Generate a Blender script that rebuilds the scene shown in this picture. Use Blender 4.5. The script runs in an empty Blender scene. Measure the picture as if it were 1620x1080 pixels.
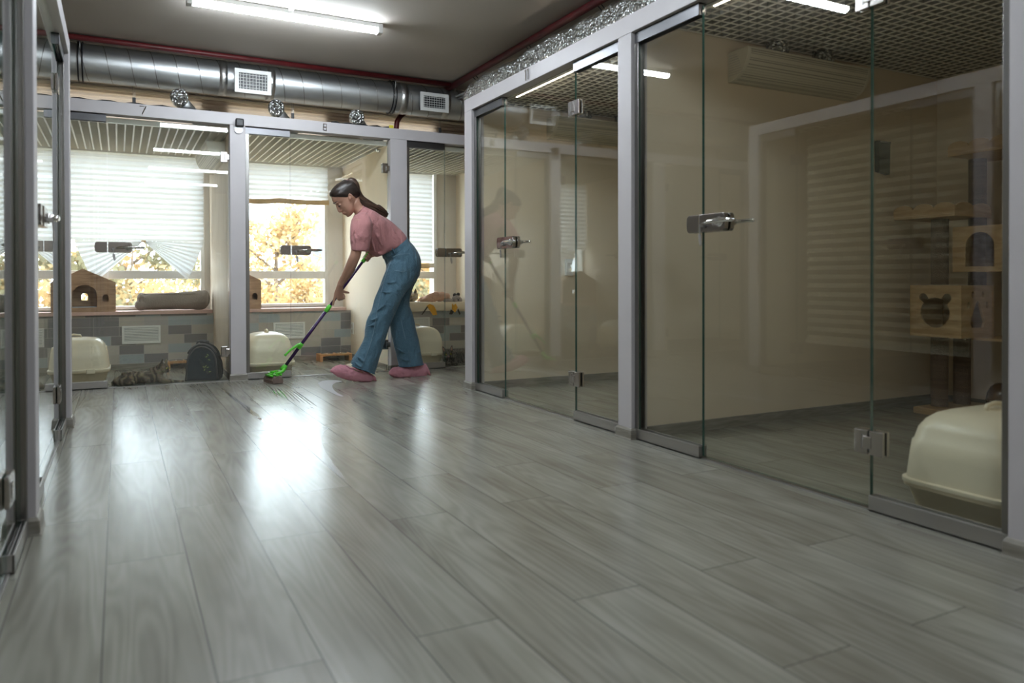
import bpy, bmesh, math, random
from mathutils import Vector, Matrix
random.seed(7)
C = bpy.context.scene.collection
SC = bpy.context.scene
R = math.radians
PI = math.pi

# ------------------------------------------------------------------ camera
FPX, YAW, PIT, ROL, CY, CAMZ = 1190.357, R(27.588), R(0.4442), R(0.116), 451.5, 0.8
FW = Vector((math.sin(YAW)*math.cos(PIT), math.cos(YAW)*math.cos(PIT), -math.sin(PIT)))
RT = Vector((math.cos(YAW), -math.sin(YAW), 0)); UP = RT.cross(FW)
RT, UP = math.cos(ROL)*RT - math.sin(ROL)*UP, math.sin(ROL)*RT + math.cos(ROL)*UP
cd = bpy.data.cameras.new('camera'); cam = bpy.data.objects.new('camera', cd); C.objects.link(cam)
M = Matrix((RT, UP, -FW)).transposed().to_4x4(); M.translation = (0, 0, CAMZ); cam.matrix_world = M
cd.sensor_width = 36; cd.sensor_fit = 'HORIZONTAL'; cd.lens = FPX/1620*36; cd.shift_y = (CY-540)/1620
cd.clip_start = 0.02; cd.clip_end = 300
cd.dof.use_dof = True; cd.dof.focus_distance = 6.1; cd.dof.aperture_fstop = 2.4
SC.camera = cam

# ------------------------------------------------------------------ world, exposure
w = bpy.data.worlds.new('sky'); SC.world = w; w.use_nodes = True
bg = w.node_tree.nodes['Background']; bg.inputs[0].default_value = (0.79, 0.895, 1.0, 1); bg.inputs[1].default_value = 10.0
SC.view_settings.view_transform = 'Standard'; SC.view_settings.look = 'None'
SC.view_settings.gamma = 1; SC.view_settings.use_curve_mapping = False
SC.view_settings.exposure = 0.0
TUBE_POWER = 100.0
cy_ = SC.cycles
cy_.use_denoising = True; cy_.max_bounces = 10; cy_.diffuse_bounces = 5; cy_.glossy_bounces = 6
cy_.transmission_bounces = 8; cy_.transparent_max_bounces = 40; cy_.sample_clamp_indirect = 8
cy_.caustics_reflective = False; cy_.caustics_refractive = False

def at(px, py, X=None, Y=None, Z=None):
    """a point of the place: where the sight line of a pixel meets a plane of the room"""
    d = FW + (px-810)/FPX*RT - (py-CY)/FPX*UP
    t = X/d.x if X is not None else (Y/d.y if Y is not None else (Z-CAMZ)/d.z)
    return Vector((d.x*t, d.y*t, CAMZ+d.z*t))

# ------------------------------------------------------------------ materials
MATS = {}
def nmat(name):
    m = bpy.data.materials.new(name); m.use_nodes = True
    nt = m.node_tree; b = nt.nodes['Principled BSDF']
    MATS[name] = m
    return m, nt, b
def N(nt, t, **k):
    n = nt.nodes.new(t)
    for a, v in k.items():
        if a.startswith('i_'):
            key = a[2:]; key = int(key) if key.isdigit() else key.replace('_', ' ')
            n.inputs[key].default_value = v
        else: setattr(n, a, v)
    return n
def L(nt, a, ai, b, bi): nt.links.new(a.outputs[ai], b.inputs[bi])
def coords(nt, scale=(1, 1, 1), kind='Object', rot=(0, 0, 0)):
    tc = N(nt, 'ShaderNodeTexCoord'); mp = N(nt, 'ShaderNodeMapping')
    mp.inputs['Scale'].default_value = scale; mp.inputs['Rotation'].default_value = rot
    L(nt, tc, kind, mp, 'Vector'); return mp
def ramp(nt, src, so, stops, interp='LINEAR'):
    r = N(nt, 'ShaderNodeValToRGB'); r.color_ramp.interpolation = interp
    el = r.color_ramp.elements
    while len(el) < len(stops): el.new(0.5)
    for e, (p, c) in zip(el, stops): e.position = p; e.color = (*c, 1) if len(c) == 3 else c
    L(nt, src, so, r, 'Fac'); return r
def bumpn(nt, b, src, so, strength, dist=0.01):
    bp = N(nt, 'ShaderNodeBump'); bp.inputs['Strength'].default_value = strength; bp.inputs['Distance'].default_value = dist
    L(nt, src, so, bp, 'Height'); L(nt, bp, 0, b, 'Normal'); return bp
def simple(name, col, rough=0.5, metal=0.0, var=0.06, vscale=(6, 6, 6), bump=0.0, bscale=60, spec=None, coat=0, trans=0):
    m, nt, b = nmat(name)
    mp = coords(nt, vscale); no = N(nt, 'ShaderNodeTexNoise', i_Scale=1.0, i_Detail=4.0); L(nt, mp, 0, no, 'Vector')
    lo = tuple(max(0, c*(1-var)) for c in col); hi = tuple(min(1, c*(1+var)) for c in col)
    r = ramp(nt, no, 'Fac', [(0.3, lo), (0.7, hi)]); L(nt, r, 0, b, 'Base Color')
    b.inputs['Roughness'].default_value = rough; b.inputs['Metallic'].default_value = metal
    if spec is not None: b.inputs['Specular IOR Level'].default_value = spec
    if coat: b.inputs['Coat Weight'].default_value = coat
    if trans: b.inputs['Transmission Weight'].default_value = trans
    if bump:
        n2 = N(nt, 'ShaderNodeTexNoise', i_Scale=float(bscale), i_Detail=3.0); mp2 = coords(nt); L(nt, mp2, 0, n2, 'Vector')
        bumpn(nt, b, n2, 'Fac', bump)
    return m
def wood(name, c1, c2, rough=0.45, scale=(2, 2, 14), bump=0.08):
    m, nt, b = nmat(name)
    mp = coords(nt, scale)
    no = N(nt, 'ShaderNodeTexNoise', i_Scale=2.2, i_Detail=6.0, i_Distortion=0.6); L(nt, mp, 0, no, 'Vector')
    r = ramp(nt, no, 'Fac', [(0.28, c1), (0.5, tuple((a+b_)/2 for a, b_ in zip(c1, c2))), (0.72, c2)])
    L(nt, r, 0, b, 'Base Color'); b.inputs['Roughness'].default_value = rough
    bumpn(nt, b, no, 'Fac', bump); return m
def glass_mat(name, tint, r0=0.045):
    m = bpy.data.materials.new(name); m.use_nodes = True; nt = m.node_tree; nt.nodes.clear(); MATS[name] = m
    out = N(nt, 'ShaderNodeOutputMaterial'); mix = N(nt, 'ShaderNodeMixShader')
    tr = N(nt, 'ShaderNodeBsdfTransparent'); tr.inputs[0].default_value = (*tint, 1)
    gl = N(nt, 'ShaderNodeBsdfGlossy'); gl.inputs['Roughness'].default_value = 0.0; gl.inputs[0].default_value = (1, 1, 1, 1)
    geo = N(nt, 'ShaderNodeNewGeometry'); dot = N(nt, 'ShaderNodeVectorMath', operation='DOT_PRODUCT')
    L(nt, geo, 'Incoming', dot, 0); L(nt, geo, 'Normal', dot, 1)
    ab = N(nt, 'ShaderNodeMath', operation='ABSOLUTE'); L(nt, dot, 'Value', ab, 0)
    om = N(nt, 'ShaderNodeMath', operation='SUBTRACT'); om.inputs[0].default_value = 1.0; L(nt, ab, 0, om, 1)
    pw = N(nt, 'ShaderNodeMath', operation='POWER'); L(nt, om, 0, pw, 0); pw.inputs[1].default_value = 5.0
    ma = N(nt, 'ShaderNodeMath', operation='MULTIPLY_ADD'); L(nt, pw, 0, ma, 0); ma.inputs[1].default_value = 1-r0; ma.inputs[2].default_value = r0
    L(nt, ma, 0, mix, 0); L(nt, tr, 0, mix, 1); L(nt, gl, 0, mix, 2); L(nt, mix, 0, out, 0)
    return m

glass_mat('cabin_glass', (0.978, 0.99, 0.968)); glass_mat('window_glass', (0.97, 0.98, 0.98), 0.04)
glass_mat('water_film', (0.93, 0.94, 0.95), 0.03)
simple('glass_edge', (0.035, 0.11, 0.09), 0.1, var=0.1, spec=0.8)
simple('paint_lilac', (0.56, 0.53, 0.545), 0.45, var=0.02, bump=0.02, bscale=200)
simple('ceiling_paint', (0.55, 0.50, 0.445), 0.8, var=0.04, vscale=(1, 1, 1), bump=0.05, bscale=30)
simple('wall_cream', (0.81, 0.705, 0.565), 0.6, var=0.02, vscale=(1, 1, 1), bump=0.03, bscale=80)
simple('wall_white', (0.78, 0.74, 0.70), 0.6, var=0.02)
wood('birch_board', (0.70, 0.58, 0.45), (0.82, 0.71, 0.58), 0.5, (14, 14, 1.2), 0.02)
simple('grille_white', (0.90, 0.88, 0.81), 0.4, var=0.02)
simple('grille_web_shaded', (0.40, 0.39, 0.35), 0.5, var=0.03)  # greyed to paint in the shade on the blade sides
simple('plenum_dark', (0.16, 0.13, 0.11), 0.8, var=0.1)
simple('satin_steel', (0.50, 0.485, 0.475), 0.42, 1.0, var=0.06, vscale=(1, 1, 30))
simple('rail_steel', (0.17, 0.17, 0.18), 0.34, 1.0, var=0.06, vscale=(1, 1, 30))
simple('plate_steel', (0.44, 0.41, 0.395), 0.20, 1.0, var=0.04)
simple('chrome', (0.82, 0.81, 0.80), 0.07, 1.0, var=0.02)
simple('dark_steel', (0.30, 0.29, 0.28), 0.3, 1.0, var=0.05)
simple('black_plastic', (0.015, 0.015, 0.018), 0.4, var=0.1)
simple('white_plastic', (0.80, 0.80, 0.78), 0.35, var=0.02)
simple('frame_white', (0.82, 0.81, 0.79), 0.35, var=0.02)
simple('red_paint', (0.105, 0.008, 0.010), 0.45, var=0.25, vscale=(9, 9, 9), bump=0.05)
simple('cable_grey', (0.30, 0.31, 0.30), 0.5)
simple('duct_steel', (0.60, 0.62, 0.63), 0.42, 1.0, var=0.16, vscale=(3, 3, 3), bump=0.05, bscale=14)
simple('cream_plastic', (0.82, 0.73, 0.56), 0.32, var=0.02, spec=0.5)
simple('cream_plastic_base', (0.76, 0.64, 0.45), 0.35, var=0.02)
simple('bench_mat', (0.62, 0.42, 0.37), 0.7, var=0.08, bump=0.1, bscale=120)
simple('grey_fleece', (0.29, 0.25, 0.225), 0.95, var=0.12, vscale=(8, 8, 8), bump=0.5, bscale=90)
simple('blue_cushion', (0.45, 0.5, 0.58), 0.9)
wood('walnut_wood', (0.28, 0.16, 0.095), (0.50, 0.33, 0.21), 0.5, (3, 3, 22), 0.05)
wood('pine_wood', (0.42, 0.27, 0.13), (0.62, 0.44, 0.24), 0.5, (3, 3, 16), 0.04)
wood('bowl_wood', (0.48, 0.22, 0.08), (0.66, 0.36, 0.15), 0.45, (16, 3, 3), 0.04)
simple('dark_inside', (0.10, 0.085, 0.075), 0.8)
simple('carrier_navy', (0.008, 0.014, 0.02), 0.75, spec=0.15, var=0.3, bump=0.2, bscale=150)
simple('carrier_rim', (0.07, 0.065, 0.07), 0.5, var=0.1)
simple('carrier_print', (0.25, 0.33, 0.08), 0.6)
simple('carrier_mesh', (0.010, 0.022, 0.032), 0.7, spec=0.2, var=0.3, bump=0.4, bscale=400)
simple('skin', (0.47, 0.26, 0.185), 0.5, var=0.05, vscale=(9, 9, 9), bump=0.03, bscale=120)
simple('lips', (0.38, 0.14, 0.12), 0.45)
simple('nail', (0.62, 0.38, 0.33), 0.3)
simple('hair_tie', (0.30, 0.14, 0.20), 0.6, bump=0.5, bscale=200)
simple('sock', (0.62, 0.55, 0.40), 0.9)
simple('grip_green', (0.12, 0.62, 0.05), 0.35, var=0.05)
simple('green_dark', (0.02, 0.16, 0.03), 0.5)
simple('pole_purple', (0.045, 0.015, 0.085), 0.25, var=0.1)
simple('cup_steel', (0.7, 0.7, 0.7), 0.15, 1.0)
simple('pink_cloth', (0.52, 0.32, 0.24), 0.95, var=0.15, vscale=(14, 14, 14), bump=0.5, bscale=60)
simple('plush_grey', (0.36, 0.31, 0.30), 1.0, var=0.15, vscale=(30, 30, 30), bump=0.6, bscale=120)
simple('plush_black', (0.03, 0.03, 0.035), 0.9)
simple('blanket_cream', (0.78, 0.68, 0.54), 0.9, var=0.04, bump=0.25, bscale=20)
simple('print_yellow', (0.80, 0.40, 0.03), 0.9, var=0.15, vscale=(20, 20, 20))
simple('print_black', (0.04, 0.035, 0.03), 0.9)
simple('blind_band', (0.72, 0.53, 0.32), 0.8)
simple('bark', (0.16, 0.12, 0.09), 0.9, var=0.3)
simple('yard_ground', (0.42, 0.36, 0.24), 0.95, var=0.3)
simple('facade', (0.62, 0.66, 0.72), 0.8)
simple('facade_glass', (0.16, 0.2, 0.26), 0.2)
simple('amber_dome', (0.12, 0.07, 0.04), 0.12, var=0.1, coat=0.5)
simple('eye_gloss', (0.02, 0.02, 0.015), 0.1)
simple('cat_eye', (0.45, 0.42, 0.10), 0.15)
simple('lens_silver', (0.36, 0.37, 0.38), 0.3, 0.6)
simple('switch_shade', (0.55, 0.52, 0.48), 0.4)
simple('hinge_blue', (0.03, 0.10, 0.20), 0.3, 0.4)
simple('yellow_tag', (0.75, 0.65, 0.05), 0.5)

simple('duct_tape', (0.68, 0.68, 0.67), 0.35, 1.0, var=0.1, vscale=(20, 20, 20), bump=0.5, bscale=30)
# foil: crinkled aluminium
m, nt, b = nmat('foil'); b.inputs['Metallic'].default_value = 1; b.inputs['Base Color'].default_value = (0.62, 0.64, 0.64, 1); b.inputs['Roughness'].default_value = 0.24
mp = coords(nt); vo = N(nt, 'ShaderNodeTexVoronoi', i_Scale=55.0); L(nt, mp, 0, vo, 'Vector')
no = N(nt, 'ShaderNodeTexNoise', i_Scale=30.0, i_Detail=4.0); L(nt, mp, 0, no, 'Vector')
ad = N(nt, 'ShaderNodeMath', operation='ADD'); L(nt, vo, 'Distance', ad, 0); L(nt, no, 'Fac', ad, 1); bumpn(nt, b, ad, 0, 0.8, 0.02)

# perforated metal of the heater covers
m, nt, b = nmat('perforated_cover'); b.inputs['Roughness'].default_value = 0.45
mp = coords(nt, (1, 1, 1)); vo = N(nt, 'ShaderNodeTexVoronoi', i_Scale=95.0, i_Randomness=0.0); L(nt, mp, 0, vo, 'Vector')
r = ramp(nt, vo, 'Distance', [(0.30, (0.25, 0.23, 0.18)), (0.42, (0.70, 0.66, 0.55))]); L(nt, r, 0, b, 'Base Color'); bumpn(nt, b, r, 0, 0.3)
simple('heater_cream', (0.70, 0.66, 0.55), 0.4, var=0.02)

# pleated blind, light passes through the paper
def translucent(name, col, tcol, f=0.55):
    m = bpy.data.materials.new(name); m.use_nodes = True; nt = m.node_tree; nt.nodes.clear(); MATS[name] = m
    out = N(nt, 'ShaderNodeOutputMaterial'); mix = N(nt, 'ShaderNodeMixShader'); mix.inputs[0].default_value = f
    d = N(nt, 'ShaderNodeBsdfDiffuse'); t = N(nt, 'ShaderNodeBsdfTranslucent')
    mp = coords(nt); no = N(nt, 'ShaderNodeTexNoise', i_Scale=9.0, i_Detail=5.0); L(nt, mp, 0, no, 'Vector')
    r = ramp(nt, no, 'Fac', [(0.3, tuple(c*0.93 for c in tcol)), (0.7, tcol)])
    r2 = ramp(nt, no, 'Fac', [(0.3, tuple(c*0.95 for c in col)), (0.7, col)])
    L(nt, r2, 0, d, 0); L(nt, r, 0, t, 0); L(nt, d, 0, mix, 1); L(nt, t, 0, mix, 2); L(nt, mix, 0, out, 0); return m
translucent('blind_paper', (0.80, 0.79, 0.77), (0.50, 0.50, 0.505), 0.55)
translucent('blind_upper', (0.78, 0.69, 0.61), (0.46, 0.38, 0.32), 0.5)
translucent('blind_left', (0.72, 0.64, 0.48), (0.3, 0.26, 0.2), 0.3)
translucent('shoe_film', (0.74, 0.36, 0.43), (0.72, 0.40, 0.46), 0.3)
translucent('leaf_yellow', (0.66, 0.52, 0.31), (0.55, 0.42, 0.22), 0.4)
translucent('leaf_orange', (0.56, 0.37, 0.19), (0.50, 0.33, 0.15), 0.4)
translucent('leaf_olive', (0.26, 0.24, 0.15), (0.25, 0.22, 0.13), 0.4)

# floor planks
def plank_mat(name, dark=1.0):
    m, nt, b = nmat(name)
    tc = N(nt, 'ShaderNodeTexCoord'); sep = N(nt, 'ShaderNodeSeparateXYZ'); L(nt, tc, 'Object', sep, 0)
    cmb = N(nt, 'ShaderNodeCombineXYZ')   # brick u along Y, v along X
    ax = N(nt, 'ShaderNodeMath', operation='ADD', i_1=0.036); L(nt, sep, 'X', ax, 0)
    ay = N(nt, 'ShaderNodeMath', operation='ADD', i_1=20.343); L(nt, sep, 'Y', ay, 0)
    axx = N(nt, 'ShaderNodeMath', operation='ADD', i_1=0.207*40); L(nt, ax, 0, axx, 0)
    L(nt, ay, 0, cmb, 'X'); L(nt, axx, 0, cmb, 'Y')
    br = N(nt, 'ShaderNodeTexBrick'); br.offset = 0.37; br.offset_frequency = 2; br.squash = 1
    br.inputs['Color1'].default_value = (0, 0, 0, 1); br.inputs['Color2'].default_value = (1, 1, 1, 1); br.inputs['Mortar'].default_value = (0.5, 0.5, 0.5, 1)
    br.inputs['Scale'].default_value = 1; br.inputs['Mortar Size'].default_value = 0.0018; br.inputs['Brick Width'].default_value = 1.29; br.inputs['Row Height'].default_value = 0.207
    L(nt, cmb, 0, br, 'Vector')
    # grain
    off = N(nt, 'ShaderNodeVectorMath', operation='MULTIPLY_ADD')
    L(nt, br, 'Color', off, 0); off.inputs[1].default_value = (7.3, 13.7, 5.1); L(nt, cmb, 0, off, 2)
    mp = N(nt, 'ShaderNodeMapping'); mp.inputs['Scale'].default_value = (0.55, 6.5, 1); L(nt, off, 0, mp, 0)
    n1 = N(nt, 'ShaderNodeTexNoise', i_Scale=1.2, i_Detail=1.5, i_Distortion=0.15); L(nt, mp, 0, n1, 'Vector')
    mu = N(nt, 'ShaderNodeMath', operation='MULTIPLY', i_1=95.0); L(nt, n1, 'Fac', mu, 0)
    sn = N(nt, 'ShaderNodeMath', operation='SINE'); L(nt, mu, 0, sn, 0)
    mp2 = N(nt, 'ShaderNodeMapping'); mp2.inputs['Scale'].default_value = (2.5, 55, 1); L(nt, off, 0, mp2, 0)
    n2 = N(nt, 'ShaderNodeTexNoise', i_Scale=1.0, i_Detail=5.0); L(nt, mp2, 0, n2, 'Vector')
    mp3 = N(nt, 'ShaderNodeMapping'); mp3.inputs['Scale'].default_value = (1.2, 5, 1); L(nt, off, 0, mp3, 0)
    n3 = N(nt, 'ShaderNodeTexNoise', i_Scale=1.4, i_Detail=3.0); L(nt, mp3, 0, n3, 'Vector')
    g = N(nt, 'ShaderNodeMath', operation='MULTIPLY_ADD', i_1=0.042); L(nt, sn, 0, g, 0)
    g2 = N(nt, 'ShaderNodeMath', operation='MULTIPLY_ADD', i_1=0.16); L(nt, n2, 'Fac', g2, 0)
    g3 = N(nt, 'ShaderNodeMath', operation='MULTIPLY_ADD', i_1=0.55); L(nt, n3, 'Fac', g3, 0)
    sc = N(nt, 'ShaderNodeMath', operation='MULTIPLY_ADD', i_1=0.07, i_2=0.09); L(nt, br, 'Color', sc, 0)
    L(nt, sc, 0, g3, 2); L(nt, g3, 0, g2, 2); L(nt, g2, 0, g, 2)
    d = dark
    r = ramp(nt, g, 0, [(0.30, (0.175*d, 0.162*d, 0.128*d)), (0.5, (0.27*d, 0.262*d, 0.218*d)), (0.72, (0.37*d, 0.365*d, 0.32*d))])
    mx = N(nt, 'ShaderNodeMix', data_type='RGBA'); mx.inputs['B'].default_value = (0.10, 0.095, 0.08, 1)
    L(nt, br, 'Fac', mx, 'Factor'); L(nt, r, 0, mx, 'A'); L(nt, mx, 'Result', b, 'Base Color')
    rr = N(nt, 'ShaderNodeMapRange'); rr.inputs['To Min'].default_value = 0.20; rr.inputs['To Max'].default_value = 0.27
    L(nt, n3, 'Fac', rr, 0); L(nt, rr, 0, b, 'Roughness')
    b.inputs['Specular IOR Level'].default_value = 0.5
    bumpn(nt, b, n3, 'Fac', 0.03, 0.003)
    return m
plank_mat('floor_planks')
wood('skirting', (0.17, 0.15, 0.12), (0.32, 0.30, 0.26), 0.4, (3, 3, 30), 0.05)

# bench tiles
m, nt, b = nmat('bench_tiles'); b.inputs['Roughness'].default_value = 0.5
tc = N(nt, 'ShaderNodeTexCoord'); sep = N(nt, 'ShaderNodeSeparateXYZ'); L(nt, tc, 'Object', sep, 0)
cmb = N(nt, 'ShaderNodeCombineXYZ'); L(nt, sep, 'X', cmb, 'X')
az = N(nt, 'ShaderNodeMath', operation='ADD', i_1=0.84-0.05); L(nt, sep, 'Z', az, 0); L(nt, az, 0, cmb, 'Y')
br = N(nt, 'ShaderNodeTexBrick'); br.offset = 0.33; br.offset_frequency = 3
br.inputs['Color1'].default_value = (0, 0, 0, 1); br.inputs['Color2'].default_value = (1, 1, 1, 1); br.inputs['Mortar'].default_value = (0.5, 0.5, 0.5, 1)
br.inputs['Scale'].default_value = 1; br.inputs['Mortar Size'].default_value = 0.0018; br.inputs['Brick Width'].default_value = 0.2; br.inputs['Row Height'].default_value = 0.084
L(nt, cmb, 0, br, 'Vector')
r = ramp(nt, br, 'Color', [(0, (0.22, 0.205, 0.21)), (0.22, (0.46, 0.42, 0.37)), (0.42, (0.37, 0.41, 0.43)), (0.6, (0.50, 0.47, 0.42)), (0.8, (0.42, 0.39, 0.375)), (0.9, (0.20, 0.19, 0.195))], 'CONSTANT')
no = N(nt, 'ShaderNodeTexNoise', i_Scale=140.0, i_Detail=3.0); L(nt, tc, 'Object', no, 'Vector')
ml = N(nt, 'ShaderNodeMix', data_type='RGBA', blend_type='OVERLAY'); ml.inputs['Factor'].default_value = 0.25; L(nt, r, 0, ml, 'A'); L(nt, no, 'Color', ml, 'B')
mx = N(nt, 'ShaderNodeMix', data_type='RGBA'); mx.inputs['B'].default_value = (0.48, 0.45, 0.41, 1); L(nt, br, 'Fac', mx, 'Factor'); L(nt, ml, 'Result', mx, 'A'); L(nt, mx, 'Result', b, 'Base Color')
bumpn(nt, b, br, 'Fac', -0.3, 0.002)

# ribbed wall above the windows
m, nt, b = nmat('ribbed_wall'); b.inputs['Roughness'].default_value = 0.7
mp = coords(nt, (1, 1, 1)); wv = N(nt, 'ShaderNodeTexWave', i_Scale=16.0, i_Distortion=0.6); wv.bands_direction = 'Z'; L(nt, mp, 0, wv, 'Vector')
r = ramp(nt, wv, 'Fac', [(0, (0.64, 0.50, 0.38)), (1, (0.72, 0.58, 0.45))]); L(nt, r, 0, b, 'Base Color'); bumpn(nt, b, wv, 'Fac', 0.25, 0.004)

# shirt, denim, hair
def cloth(name, c, c2, rough, fold, fscale):
    m, nt, b = nmat(name); b.inputs['Roughness'].default_value = rough; b.inputs['Specular IOR Level'].default_value = 0.2
    b.inputs['Sheen Weight'].default_value = 0.15
    mp = coords(nt, fscale); n1 = N(nt, 'ShaderNodeTexNoise', i_Scale=1.0, i_Detail=3.0, i_Distortion=1.2); L(nt, mp, 0, n1, 'Vector')
    mp2 = coords(nt); n2 = N(nt, 'ShaderNodeTexNoise', i_Scale=260.0); L(nt, mp2, 0, n2, 'Vector')
    r = ramp(nt, n2, 'Fac', [(0.35, c), (0.65, c2)]); L(nt, r, 0, b, 'Base Color')
    bumpn(nt, b, n1, 'Fac', fold, 0.03)
cloth('shirt_pink', (0.40, 0.18, 0.185), (0.46, 0.215, 0.215), 0.85, 1.0, (11, 5, 6))
cloth('denim', (0.055, 0.118, 0.170), (0.105, 0.190, 0.250), 0.8, 0.8, (12, 8, 7))
m, nt, b = nmat('hair'); b.inputs['Roughness'].default_value = 0.36
mp = coords(nt, (1, 1, 1), rot=(0, R(40), 0)); mp.inputs['Scale'].default_value = (12, 140, 90)
no = N(nt, 'ShaderNodeTexNoise', i_Scale=1.0, i_Detail=4.0); L(nt, mp, 0, no, 'Vector')
r = ramp(nt, no, 'Fac', [(0.3, (0.010, 0.007, 0.006)), (0.7, (0.035, 0.022, 0.017))]); L(nt, r, 0, b, 'Base Color'); bumpn(nt, b, no, 'Fac', 0.5, 0.004)
m, nt, b = nmat('hair_tail'); b.inputs['Roughness'].default_value = 0.4
mp = coords(nt, (1, 1, 1), rot=(0, R(40), 0)); mp.inputs['Scale'].default_value = (12, 140, 90)
no = N(nt, 'ShaderNodeTexNoise', i_Scale=1.0, i_Detail=4.0); L(nt, mp, 0, no, 'Vector')
r = ramp(nt, no, 'Fac', [(0.3, (0.022, 0.013, 0.010)), (0.7, (0.10, 0.055, 0.035))]); L(nt, r, 0, b, 'Base Color'); bumpn(nt, b, no, 'Fac', 0.5, 0.004)

def tabby(name, c1, c2, c3, sc=22):
    m, nt, b = nmat(name); b.inputs['Roughness'].default_value = 0.85
    mp = coords(nt, (1, 1, 0.5), rot=(0, R(25), 0)); wv = N(nt, 'ShaderNodeTexWave', i_Scale=float(sc)*0.42, i_Distortion=14.0, i_Detail=3.0); wv.inputs['Detail Scale'].default_value = 1.4; L(nt, mp, 0, wv, 'Vector')
    r = ramp(nt, wv, 'Fac', [(0.1, c1), (0.4, c2), (0.95, c3)])
    mp2 = coords(nt, (60, 60, 200)); n2 = N(nt, 'ShaderNodeTexNoise', i_Scale=1.0, i_Detail=4.0); L(nt, mp2, 0, n2, 'Vector')
    ml = N(nt, 'ShaderNodeMix', data_type='RGBA', blend_type='OVERLAY'); ml.inputs['Factor'].default_value = 0.6; L(nt, r, 0, ml, 'A'); L(nt, n2, 'Color', ml, 'B')
    L(nt, ml, 'Result', b, 'Base Color'); bumpn(nt, b, n2, 'Fac', 0.8, 0.01)
tabby('fur_tabby', (0.040, 0.028, 0.019), (0.095, 0.070, 0.046), (0.20, 0.155, 0.105), 15)
tabby('fur_dark', (0.015, 0.013, 0.011), (0.05, 0.042, 0.034), (0.13, 0.11, 0.09))
tabby('fur_point', (0.20, 0.15, 0.11), (0.36, 0.29, 0.22), (0.48, 0.40, 0.31), 10)
simple('fur_white', (0.55, 0.5, 0.42), 0.9, var=0.1, bump=0.5, bscale=120)

for nm_, pw_ in (('tube_glow', TUBE_POWER), ('tube_glow_soft', TUBE_POWER*.5)):
    m = bpy.data.materials.new(nm_); m.use_nodes = True; nt = m.node_tree; nt.nodes.clear(); MATS[nm_] = m
    em = N(nt, 'ShaderNodeEmission'); em.inputs[0].default_value = (0.84, 0.93, 1.0, 1); em.inputs[1].default_value = pw_
    ou = N(nt, 'ShaderNodeOutputMaterial'); L(nt, em, 0, ou, 0)

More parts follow.
